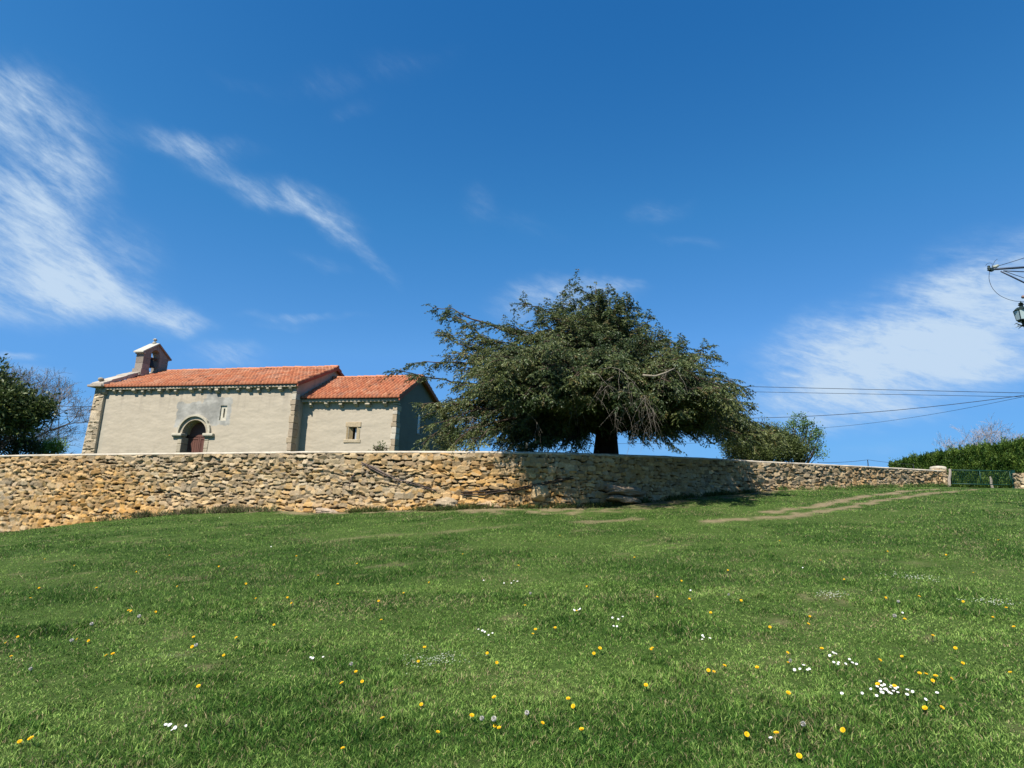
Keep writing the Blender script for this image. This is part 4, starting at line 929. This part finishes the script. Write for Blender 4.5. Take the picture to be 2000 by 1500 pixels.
for k in range(6):
    a=pi/6+k*pi/3;d=np.array([math.cos(a),math.sin(a),0]);up_=np.array([0,0,1.])
    b.tube([d*2*s+up_*ln_(637),d*7*s+up_*ln_(633),d*12*s+up_*ln_(629),d*14.5*s+up_*ln_(632)],[.012,.014,.012,.005],5)
    b.tube([d*2*s+up_*ln_(634),d*9*s+up_*ln_(636),d*14*s+up_*ln_(638)],[.010,.012,.004],5)
b.tube([(0,0,ln_(630)),(0,0,ln_(641)),(6*s,0,ln_(650)),(20*s,0,ln_(655)),(46*s,0,ln_(655))],[.014,.014,.016,.018,.02],6);b.build('scroll_base',M_iron,lant)
b=MB();b.tube([at(1997,580,15.)-M0,at(2048,580,15)-M0],.045,8,(.3,.2,.17));b.build('support_tube',M_bark,mast,smooth=True)
# overhead lines crossing behind the yew
H=at(2120,768,24)
cable('upper of two near-level power cables right of the yew',at(1030,745,36),at(2150,771,30),.0,.016,n=20)
cable('lower of two near-level power cables right of the yew',at(1030,757,36),at(2150,778,30),.0,.013,n=20)
cable('sagging cable climbing right from the sapling to the edge',at(1036,790,33),at(2100,757,22),.98,.013,n=24)
cable('faint thin cable rising from above the hedge towards the right edge',at(1560,838,40),at(2100,752,24),.35,.009,n=20)
cable('faint low cable seen in the gap under the yew',at(900,864,50),at(1540,862,50),.15,.014)
cable('upper of the cables between the budding tree and the chapel',at(-100,788,52),at(260,794,48),.1,.022)
cable('lower of the cables between the budding tree and the chapel',at(-100,800,52),at(260,800,48),.05,.018)
cable('slanting cable crossing between the two left cables',at(110,805,50),at(230,783,47),.02,.016)
a=at(118,884,40);c=at(117.5,757,40);stick('antenna_mast','hair-thin antenna mast between the budding tree and the chapel','mast',np.array([a[0],40,2.8]),c,.025,M_cable)
# ------------------------------------------------------------------ rocks and dead stems at the wall foot
def rock(label,px,py,w_,h_,d_,c,seed,off=.25,slab=False):
    rr=np.random.default_rng(seed);s=s_of_px(px);x,y=wpos(s);nx_,ny_=wnor(s);x+=nx_*off;y+=ny_*off;z=float(at(px,py,float(y))[2])
    bm=__import__('bmesh').new();import bmesh;bmesh.ops.create_icosphere(bm,subdivisions=4,radius=1);V=np.array([v.co[:] for v in bm.verts]);F=np.array([[v.index for v in f.verts] for f in bm.faces]);bm.free()
    p=3.2;V=V/((abs(V)**p).sum(1,keepdims=True)**(1/p));nz_=fbm(V[:,0]*1.5+seed,V[:,2]*1.7+V[:,1]*1.3,4,seed)-.5;nf=fbm(V[:,0]*5+seed,V[:,2]*6+V[:,1]*4,3,seed)-.5
    V=V*(1+.9*nz_+.45*nf)[:,None]*np.array([w_/2,d_/2,h_/2])
    cc=np.array(c)*(.75+.5*fbm(V[:,0]*4,V[:,2]*6,3,2))[:,None]
    o=mesh_np('rock',V,F,M_stone,col=cc,smooth=True);o.location=(float(x),float(y),z);o.rotation_euler=(rr.uniform(-.15,.15),rr.uniform(-.12,.12),math.atan2(-nx_,ny_)+pi+rr.uniform(-.2,.2));tag(o,label,'rock');return o
rock('large rounded ochre boulder set in the wall foot under the yew',1052,962,.55,.42,.4,(.50,.36,.19),3,.1)
rock('long layered grey brown ledge of rock at the wall foot below the trunk',1212,958,1.5,.26,.5,(.36,.27,.18),4,.22)
rock('lower ledge of rock under the layered ledge below the trunk',1205,974,1.3,.22,.5,(.38,.28,.18),5,.30)
rock('broad grey earthy boulder at the wall foot left of the dark stem',878,984,.75,.34,.3,(.40,.31,.20),6,.04)
rock('flat grey rock half buried below the chancel',655,1001,.8,.22,.4,(.40,.31,.22),7,.1)
rock('low earthy rock hump where the turf climbs the wall foot',525,1008,.9,.26,.4,(.40,.31,.22),8,.12)
rock('orange earthy rock at the wall foot beside the shaded stretch',960,988,.7,.24,.4,(.44,.31,.18),9,.08)
def stem(label,pts,r,seed,col=(.17,.13,.11)):
    P=[]
    for px,py in pts:
        s=s_of_px(px);x,y=wpos(s);nx_,ny_=wnor(s);x=float(x+nx_*.13);y=float(y+ny_*.13);P.append(at(px,py,y))
    m=MB();rr=random.Random(seed);o0=P[0]
    for k in range(3):
        Q=[p-o0+np.array([0,-.01*k,rr.uniform(-.05,.05)]) for p in P];m.tube(Q,[r*(1-.6*i/(len(Q)-1)) for i in range(len(Q))],5,tuple(np.array(col)*rr.uniform(.8,1.2)))
        for i in range(1,len(Q)-1):
            m.tube([Q[i],Q[i]+np.array([rr.uniform(-.2,.2),-.03,rr.uniform(-.25,.1)])],[r*.5,r*.15],3,col)
    o=m.build('dead_stem',M_bark,smooth=True);o.location=o0;tag(o,label,'dead stem')
stem('dead ivy stem slanting down the wall from below the chancel corner',[(706,905),(725,912),(750,925),(775,936),(800,944),(830,952),(860,960)],.018,1)
stem('dark bent dead stem running along the shaded wall foot under the yew',[(900,965),(950,963),(1000,956),(1050,948),(1085,940),(1120,932)],.022,2,(.06,.045,.035))
stem('thin curved dead stem on the wall below the chancel window',[(695,922),(686,935),(682,950),(684,965)],.010,3)
# ------------------------------------------------------------------ grass (stuff) : one blade mesh, density falling with distance
def ok_field(x,y):
    b_,s_,_=behind(x,y);return ~((b_>-.03)&(s_>.01)&(s_<WL-.02)&(y<60))
def blades(name,n,d0,d1,az0,az1,hgt,wid,label,seed,segs=2,power=1.0):
    rg=np.random.default_rng(seed);u=rg.random(n);d=d0*(d1/d0)**(u**power);az=rg.uniform(az0,az1,n);x=d*np.sin(az);y=d*np.cos(az)
    k=ok_field(x,y)&(y<40);x,y,d=x[k],y[k],d[k]
    dm=dirt(x,y);k=rg.random(len(x))>dm*.93;x,y,d,dm=x[k],y[k],d[k],dm[k];n=len(x);z=zfield(x,y)-.01
    lu=sstep(.42,.60,lush(x,y));tuft=sstep(.60,.78,fbm(x*2.1,y*2.1,3,91));fine=fbm(x*9,y*9,2,92)
    h=hgt*(.45+.9*fine)*(.8+.4*lu+.7*tuft)*rg.uniform(.5,1.3,n)*(1-.55*dm)
    wdt=wid*(1+d/5.5)*rg.uniform(.7,1.3,n)
    a=rg.uniform(0,2*pi,n)+4*fbm(x*1.2,y*1.2,2,93);ld=np.stack([np.cos(a),np.sin(a),0*a],1);lean=(rg.uniform(.15,1.25,n)*h)[:,None]
    fa=rg.uniform(0,2*pi,n);sd_=np.stack([np.cos(fa),np.sin(fa),0*fa],1)*wdt[:,None]*.5
    p=np.stack([x,y,z],1);m=p+ld*lean*.35+np.array([0,0,.6])*h[:,None];t=p+ld*lean+np.array([0,0,.88])*h[:,None]
    dark=np.array((.018,.062,.010));midg=np.array((.082,.172,.026));lite=np.array((.31,.43,.11));straw=np.array((.46,.38,.20))
    tone=np.clip(.60+.42*(fbm(x*1.3,y*1.7,4,94)-.5)*2-.20*lu-.12*tuft+rg.normal(size=n)*.36,0,1)
    c=mixc(mixc(dark,midg,np.clip(tone*2,0,1)),lite,np.clip(tone*2-1,0,1))
    st=rg.random(n)<(.06+.22*sstep(.48,.75,fbm(x*1.1,y*1.5,3,95))+.5*dm);c=np.where(st[:,None],straw*rg.uniform(.45,.95,(n,1)),c)*(.55+.9*vn(x*26,y*26,96))[:,None]
    if segs==2:
        V=np.stack([p-sd_,p+sd_,m+sd_*.75,m-sd_*.75,t],1).reshape(-1,3);i=np.arange(n)*5
        F=[np.stack([i,i+1,i+2,i+3],1),np.stack([i+3,i+2,i+4],1)];C=np.repeat(c,5,0)
    else:
        V=np.stack([p-sd_,p+sd_,t],1).reshape(-1,3);F=np.arange(3*n).reshape(-1,3);C=np.repeat(c,3,0)
    o=mesh_np(name,V,F,M_grass,col=C);tag(o,label,'grass',kind='stuff');return o
HQ=1.0
blades('grass',int(720000*HQ),2.6,9,-1.1,1.25,.040,.0030,'short green meadow grass nearest the viewer',1,power=.85)
blades('grass',int(720000*HQ),8.5,34,-.85,.90,.042,.0036,'meadow turf running back to the wall and gate',2,segs=1)
# taller weeds hugging the wall foot
def weeds(label,a,b_,n,h,cols,seed,off=(.1,.5)):
    rg=np.random.default_rng(seed);s=rg.uniform(s_of_px(a),s_of_px(b_),n);cl=fbm(s*1.7,0*s+seed,2,seed);k=rg.random(n)<sstep(.42,.6,cl)+.08;s=s[k];n=len(s)
    o=rg.uniform(*off,n);x,y=wpos(s);nx_,ny_=wnor(s);x=x+nx_*(o+.05);y=y+ny_*(o+.05);z=zfield(x,y)-.02
    D=norm(rg.normal(size=(n,3))*np.array([.6,.6,.2])+np.array([0,0,.9]));L_=h*rg.uniform(.4,1.2,n)
    m=leaf_mesh('wall_foot_weeds',np.stack([x,y,z],1)+rg.normal(size=(n,3))*np.array([.04,.04,.03]),D,L_,rg.uniform(.012,.03,n),mixc(cols[0],cols[1],rg.random(n)),M_grass,None,(0,0,0),rng=rg)
    tag(m,label,'weeds',kind='stuff')
weeds('dry brown and green weeds along the foot of the sunlit wall',230,560,9000,.26,((.20,.15,.10),(.07,.12,.03)),61)
weeds('green weeds at the foot of the shaded wall under the yew',700,1480,9000,.20,((.03,.07,.015),(.14,.14,.05)),62,(.05,.35))
weeds('low weeds before the far wall near the gate',1500,1850,5000,.22,((.04,.09,.02),(.12,.17,.05)),63)
# ------------------------------------------------------------------ flowers
def gp3(px,py):
    q=gp(px,py);return np.array([q[0],q[1],float(zfield(q[0],q[1]))])
def flower_proto(kind,r,h):
    b=MB();R=random.Random(int(r*1e4))
    green=(.07,.12,.03)
    b.tube([(0,0,-.01),(r*.2,0,h*.5),(0,0,h-.003)],.0022,4,green)
    if kind=='dandelion':
        for ring_,(rr,up_,n) in enumerate(((1,.35,18),(.75,.65,14),(.5,.95,9))):
            for k in range(n):
                a=2*pi*k/n+ring_*.2;d=np.array([math.cos(a),math.sin(a),up_]);s=np.array([-math.sin(a),math.cos(a),0])*r*.16
                c=(.78,.50,.012) if ring_<2 else (.74,.40,.01);p=np.array([0,0,h]);b.add([p+s*.3,p-s*.3,p+d*r*rr-s,p+d*r*rr+s],[(0,1,2,3)],c)
    elif kind=='daisy':
        for k in range(12):
            a=2*pi*k/12;d=np.array([math.cos(a),math.sin(a),.18]);s=np.array([-math.sin(a),math.cos(a),0])*r*.24;p=np.array([0,0,h]);b.add([p+s*.4,p-s*.4,p+d*r-s,p+d*r+s],[(0,1,2,3)],(.80,.80,.78))
        b.lathe([(r*.32,h+.001),(r*.28,h+r*.16),(r*.1,h+r*.24)],8,0,0,(.75,.48,.03))
    else:
        for k in range(110):
            u=norm(np.array([R.gauss(0,1),R.gauss(0,1),R.gauss(0,1)]));s=norm(np.cross(u,[.3,.2,.9]))*r*.22;p=np.array([0,0,h])
            b.add([p+u*r*.25,p+u*r-s,p+u*r*1.02+s],[(0,1,2)],(.50,.48,.43))
        b.lathe([(r*.15,h-r*.15),(r*.22,h),(r*.12,h+r*.15)],6,0,0,(.35,.28,.18))
    return b
PR_={}
def plant_flower(kind,p,label,group,r,h,rz):
    r=r*(.70 if kind=='dandelion' else .78)
    key=(kind,r,h)
    if key not in PR_:
        o=flower_proto(kind,r,h).build({'dandelion':'dandelion','daisy':'daisy','clock':'dandelion_clock'}[kind],M_petal);PR_[key]=o
    else: o=PR_[key].copy();COL.objects.link(o)
    o.location=p;o.rotation_euler=(random.uniform(.15,1.0),random.uniform(-.25,.25),random.uniform(-1.0,.4));sc_=random.uniform(.85,1.15);o.scale=(sc_,)*3
    tag(o,label,'flower',group);return o
YD=[(380,1255),(383,1272),(465,1254),(440,1288),(392,1358),(40,1458),(68,1461),(672,1483),(697,1322),(709,1341),(675,1356),(825,1384),(919,1415),(970,1383),(972,1426),(978,1437),(1112,1385),(1056,1422),(1127,1390),(1139,1450),(750,1421),(851,1450),(1169,1281),(1160,1285),(1270,1280),(1277,1284),(1262,1352),(1383,1320),(1391,1327),(1389,1205),(1282,1174),(1125,1206),(1085,1236),(1047,1240),(955,1285),(969,1298),(829,1278),(818,1302),(745,1220),(740,1180),(537,1229),(502,1174),(562,1173),(575,1186),(222,1290),(215,1291),(162,1256),(178,1256),(17,1264),(38,1252),(24,1291),(253,1203),(262,1203),(305,1200),(58,1176),(80,1155),(190,1155),(1502,1233),(1573,1231),(1766,1218),(1792,1174),(1819,1255),(1534,1281),(1605,1281),(1537,1318),(1412,1314),(1481,1318),(1865,1277),(1718,1350),(1745,1353),(1710,1304),(1765,1292),(1796,1329),(1806,1335),(1820,1337),(1829,1337),(1876,1310),(1851,1333),(1978,1327),(1991,1365),(1811,1394),(1831,1396),(1535,1374),(1520,1455),(1455,1446),(1657,1436),(1560,1490),(1984,1236),(1940,1218),(1965,1195),(1882,1181),(1725,1173),(1580,1210),(1040,1250),(1095,1052),(790,1165),(660,1150),(905,1090),(1010,1110),(1240,1095),(430,1110),(330,1090),(270,1120),(150,1110),(90,1095),(1330,1140),(1420,1120),(1600,1100),(1730,1080),(1850,1090),(1950,1060),(1520,1060),(700,1110),(580,1090),(1150,1150),(845,1145),(1025,1190),(620,1130),(1650,1140),(1900,1125),(1445,1180),(1345,1180),(350,1150),(480,1145)]
WD=[(330,1433),(335,1435),(341,1441),(346,1432),(369,1427),(322,1434),(606,1293),(616,1297),(632,1292),(936,1240),(942,1243),(948,1241),(957,1246),(963,1246),(944,1238),(1120,1196),(1127,1197),(1138,1197),(1131,1199),(1196,1213),(1206,1216),(1217,1215),(1197,1229),(1207,1231),(1374,1248),(1371,1254),(1374,1258),(1385,1260),(1553,1315),(1570,1317),(1578,1315),(1577,1323),(1566,1318),(1622,1286),(1629,1286),(1624,1291),(1626,1302),(1635,1304),(1640,1304),(1646,1307),(1659,1300),(1662,1308),(1674,1306),(1683,1359),(1706,1353),(1714,1362),(1717,1356),(1721,1352),(1724,1345),(1720,1358),(1730,1354),(1737,1355),(1739,1353),(1729,1359),(1738,1366),(1746,1367),(1749,1357),(1759,1358),(1755,1367),(1771,1363),(1771,1372),(1785,1362),(1802,1373),(1832,1373),(1646,1366),(1713,1368),(1712,1352),(1727,1350),(1733,1360),(1742,1362),(1510,1463),(945,1141),(985,1142),(998,1143),(1005,1141),(1012,1143),(1350,1158),(1700,1161),(1570,1112),(530,1072),(1760,1205),(428,1015)]
CLK=[(387,1271),(282,1218),(188,1230),(143,1268),(688,1316),(1540,1314),(1560,1437),(1036,1405),(973,1426),(935,1428),(1041,1172),(1760,1189),(66,1326),(1742,1217),(1424,1175)]
lab_y=lambda px,py:('yellow dandelion in flower on the nearest grass' if py>1340 else 'yellow dandelion in flower in the mid field' if py>1200 else 'tiny yellow dandelion in the far part of the field')
for i,(px,py) in enumerate(YD): plant_flower('dandelion',gp3(px,py),lab_y(px,py),'yellow dandelions scattered over the field',.021,(.055,.07,.045)[i%3],random.uniform(0,6))
for i,(px,py) in enumerate(WD):
    lab='white daisy in the dense cluster low at the right' if 1640<px<1840 and 1340<py<1380 else 'white daisy in a small group right of the fluffy seed head' if 1545<px<1600 else 'white daisy in the loose row above the dense cluster' if 1610<px<1680 else 'white daisy in the short row low at the left' if px<400 and py>1400 else 'white daisy scattered singly or in tiny groups in mid field'
    plant_flower('daisy',gp3(px,py),lab,'white daisies in the grass',.0135,(.045,.055)[i%2],random.uniform(0,6))
for i,(px,py) in enumerate(CLK): plant_flower('clock',gp3(px,py),'fluffy grey dandelion seed head standing above the grass','dandelion seed heads',.021,(.09,.11)[i%2],random.uniform(0,6))
# drifts of tiny white flowers, too many to count
def drift(label,px,py,rx,ry,n,seed):
    rg=np.random.default_rng(seed);c0=gp(px,py);e=abs(gp(px+rx,py)[0]-c0[0])+.01;e2=abs(gp(px,py-ry)[1]-c0[1])+.01
    x=c0[0]+rg.normal(size=n)*e*.5;y=c0[1]+rg.normal(size=n)*e2*.5;z=zfield(x,y)+rg.uniform(.03,.055,n);V=[];F=[]
    a=rg.uniform(0,6.28,n);r=rg.uniform(.004,.008,n);P=np.stack([x,y,z],1);k6=np.arange(6)*pi/3
    V=P[:,None,:]+np.stack([np.cos(k6[None]+a[:,None])*r[:,None],np.sin(k6[None]+a[:,None])*r[:,None],.4*np.cos(k6[None]+a[:,None])*r[:,None]],-1)
    o=mesh_np('clover_drift',V.reshape(-1,3),np.arange(6*n).reshape(-1,6),M_petal,col=np.tile([.62,.64,.52],(6*n,1)));tag(o,label,'flowers',kind='stuff')
drift('drift of tiny pale flowers left of centre in the field',850,1297,75,16,130,1)
drift('drift of tiny pale flowers near the right side',1785,1133,45,9,90,2)
drift('drift of tiny pale flowers by the right edge',1940,1182,45,8,60,3)
drift('faint drift of tiny pale flowers in the right mid field',1625,1168,28,5,70,4)
drift('sparse drift of tiny pale flowers in the left field',340,1290,40,10,60,5)
# ------------------------------------------------------------------ light and sky
SUN_EL=math.radians(53);SUN_H=np.array([-.55,-.835])/math.hypot(.55,.835)
sd=np.array([SUN_H[0]*math.cos(SUN_EL),SUN_H[1]*math.cos(SUN_EL),math.sin(SUN_EL)])
sl=bpy.data.lights.new('sun','SUN');so=bpy.data.objects.new('sun',sl);COL.objects.link(so)
sl.energy=5.0;sl.angle=math.radians(.53);sl.color=(1,.95,.87)
so.rotation_euler=Vector(sd).to_track_quat('Z','Y').to_euler()
w=bpy.data.worlds.new('World');sc.world=w;w.use_nodes=True;nt=w.node_tree;L=nt.links.new
bgn=nt.nodes['Background'];bgn.inputs[1].default_value=SKYS if 'SKYS' in globals() else .066
sky=N(nt,'ShaderNodeTexSky',sky_type='NISHITA',sun_disc=False);sky.sun_elevation=SUN_EL
sky.sun_rotation=math.atan2(sd[0],sd[1]) ;sky.air_density=1.0;sky.dust_density=.1;sky.ozone_density=3.0;sky.altitude=100
# grade the physical sky through a curve so its blue deepens overhead and stays soft low down
t0=N(nt,'ShaderNodeVectorMath',operation='SCALE');t0.inputs['Scale'].default_value=1/12;L(sky.outputs[0],t0.inputs[0])
cv=N(nt,'ShaderNodeRGBCurve');L(t0.outputs[0],cv.inputs['Color'])
for ch,pts in enumerate(([(0,0),(.4,.03),(.728,.166),(1.093,.411),(1.94,1.05),(4.74,1.52),(12,2.2)],[(0,0),(1.279,1.259),(1.844,1.984),(3.187,3.147),(6.556,4.04),(12,4.5)],[(0,0),(2.481,3.70),(3.404,4.94),(5.276,7.05),(7.8,7.83),(12,8.2)])):
    c=cv.mapping.curves[ch];c.points[0].location=(0,0);c.points[1].location=(1,pts[-1][1]/12)
    for x,y in pts[1:-1]: c.points.new(x/12,y/12)
    for p_ in c.points: p_.handle_type='VECTOR'
cv.mapping.update()
tint=N(nt,'ShaderNodeVectorMath',operation='SCALE');tint.inputs['Scale'].default_value=12;L(cv.outputs[0],tint.inputs[0])
tc=N(nt,'ShaderNodeTexCoord');sx=N(nt,'ShaderNodeSeparateXYZ');L(tc.outputs['Generated'],sx.inputs[0])
az=N(nt,'ShaderNodeMath',operation='ARCTAN2');L(sx.outputs[0],az.inputs[0]);L(sx.outputs[1],az.inputs[1])
el=N(nt,'ShaderNodeMath',operation='ARCSINE');L(sx.outputs[2],el.inputs[0])
ae=N(nt,'ShaderNodeCombineXYZ');L(az.outputs[0],ae.inputs[0]);L(el.outputs[0],ae.inputs[1])
def azel(px,py):
    d=ray(px,py);d=d/np.linalg.norm(d);return np.array([math.atan2(d[0],d[1]),math.asin(d[2])])
# warp
wn=N(nt,'ShaderNodeTexNoise',i_Scale=5.0,i_Detail=4,i_Roughness=.6);L(ae.outputs[0],wn.inputs['Vector'])
ws=N(nt,'ShaderNodeVectorMath',operation='SUBTRACT');L(wn.outputs['Color'],ws.inputs[0]);ws.inputs[1].default_value=(.5,.5,.5)
wm=N(nt,'ShaderNodeVectorMath',operation='SCALE');wm.inputs['Scale'].default_value=.09;L(ws.outputs[0],wm.inputs[0])
wa=N(nt,'ShaderNodeVectorMath',operation='ADD');L(ae.outputs[0],wa.inputs[0]);L(wm.outputs[0],wa.inputs[1])
CL=[(50,250,175,110,10,.9),(20,190,90,60,0,.5),(120,330,110,60,20,.55),(90,480,230,105,12,.85),(60,570,180,60,5,.8),(210,560,190,48,30,.8),(330,625,80,24,12,.7),(20,400,160,50,0,.6),
(385,270,120,26,8,.55),(470,345,170,30,27,.5),(595,395,120,34,22,.55),(640,440,70,22,38,.5),(730,500,70,20,50,.5),(630,512,60,14,18,.35),(585,627,110,9,0,.5),(560,645,60,10,0,.3),
(700,140,180,36,-8,.22),(690,205,60,18,-10,.2),(470,155,60,14,5,.15),(930,420,34,60,10,.22),(1290,405,70,22,-12,.3),(1345,462,70,12,5,.3),(1030,445,80,22,10,.2),
(1090,585,125,42,-5,.85),(1185,552,70,12,5,.4),(1850,630,300,110,-20,1.0),(1960,600,170,110,-10,.75),(1640,690,240,75,-12,.8),(1560,790,200,38,-5,.45),(1820,740,260,60,-8,.95),(1660,815,200,26,0,.4),
(440,703,95,24,0,.7),(85,722,70,18,0,.55),(40,692,60,9,0,.7),(150,790,80,28,0,.5),(120,870,120,40,0,.55),(1750,862,120,12,0,.25),(1300,870,140,18,0,.25)]
acc=None
for cx,cyy,rx,ry,ang,st in CL:
    c0=azel(cx,cyy);a=math.radians(ang)
    e1=azel(cx+10*math.cos(a),cyy+10*math.sin(a))-c0;sc1=np.linalg.norm(e1)/10;e2=azel(cx-10*math.sin(a),cyy+10*math.cos(a))-c0;sc2=np.linalg.norm(e2)/10
    mp=N(nt,'ShaderNodeMapping',vector_type='TEXTURE');mp.inputs['Location'].default_value=(*c0,0);mp.inputs['Rotation'].default_value=(0,0,math.atan2(e1[1],e1[0]))
    mp.inputs['Scale'].default_value=(rx*sc1*1.75,ry*sc2*1.8,1);L(wa.outputs[0],mp.inputs[0])
    ln=N(nt,'ShaderNodeVectorMath',operation='LENGTH');L(mp.outputs[0],ln.inputs[0])
    mr=N(nt,'ShaderNodeMapRange',interpolation_type='SMOOTHERSTEP',i_1=0.,i_2=1.,i_3=st,i_4=0);L(ln.outputs['Value'],mr.inputs[0])
    if acc is None: acc=mr.outputs[0]
    else:
        ad=N(nt,'ShaderNodeMath',operation='ADD');L(acc,ad.inputs[0]);L(mr.outputs[0],ad.inputs[1]);acc=ad.outputs[0]
# wispy structure: noise stretched along the wind
mp=N(nt,'ShaderNodeMapping',vector_type='POINT');mp.inputs['Rotation'].default_value=(0,0,math.radians(20));L(ae.outputs[0],mp.inputs[0]);mp2=N(nt,'ShaderNodeMapping',vector_type='POINT');mp2.inputs['Scale'].default_value=(3.0,8.5,1);L(mp.outputs[0],mp2.inputs[0]);mp=mp2
n1=N(nt,'ShaderNodeTexNoise',i_Scale=2.1,i_Detail=11,i_Roughness=.60,i_Distortion=.25);L(mp.outputs[0],n1.inputs['Vector'])
r1=N(nt,'ShaderNodeMapRange',i_1=.30,i_2=.72,i_3=.18,i_4=1.35);L(n1.outputs[0],r1.inputs[0])
mp3=N(nt,'ShaderNodeMapping',vector_type='POINT');mp3.inputs['Scale'].default_value=(2.2,2.6,1);L(mp.outputs[0],mp3.inputs[0])
n3=N(nt,'ShaderNodeTexNoise',i_Scale=4.5,i_Detail=8,i_Roughness=.7,i_Distortion=.4);L(mp3.outputs[0],n3.inputs['Vector'])
r3=N(nt,'ShaderNodeMapRange',i_1=.3,i_2=.7,i_3=.6,i_4=1.25);L(n3.outputs[0],r3.inputs[0])
m0=N(nt,'ShaderNodeMath',operation='MULTIPLY');L(acc,m0.inputs[0]);L(r3.outputs[0],m0.inputs[1])
m1=N(nt,'ShaderNodeMath',operation='MULTIPLY');L(m0.outputs[0],m1.inputs[0]);L(r1.outputs[0],m1.inputs[1])
m2=N(nt,'ShaderNodeMapRange',interpolation_type='SMOOTHSTEP',i_1=.0,i_2=1.5,i_3=0,i_4=.93);L(m1.outputs[0],m2.inputs[0])
mx=N(nt,'ShaderNodeMix',data_type='RGBA');L(m2.outputs[0],mx.inputs[0]);L(tint.outputs[0],mx.inputs[6]);mx.inputs[7].default_value=CLOUDC if 'CLOUDC' in globals() else (5.0,6.3,7.8,1)
L(mx.outputs[2],bgn.inputs[0])
sc.view_settings.view_transform='Standard';sc.view_settings.look='None';sc.view_settings.exposure=.8;sc.view_settings.gamma=1
sc.render.engine='CYCLES'
sc.cycles.max_bounces=6;sc.cycles.transparent_max_bounces=4
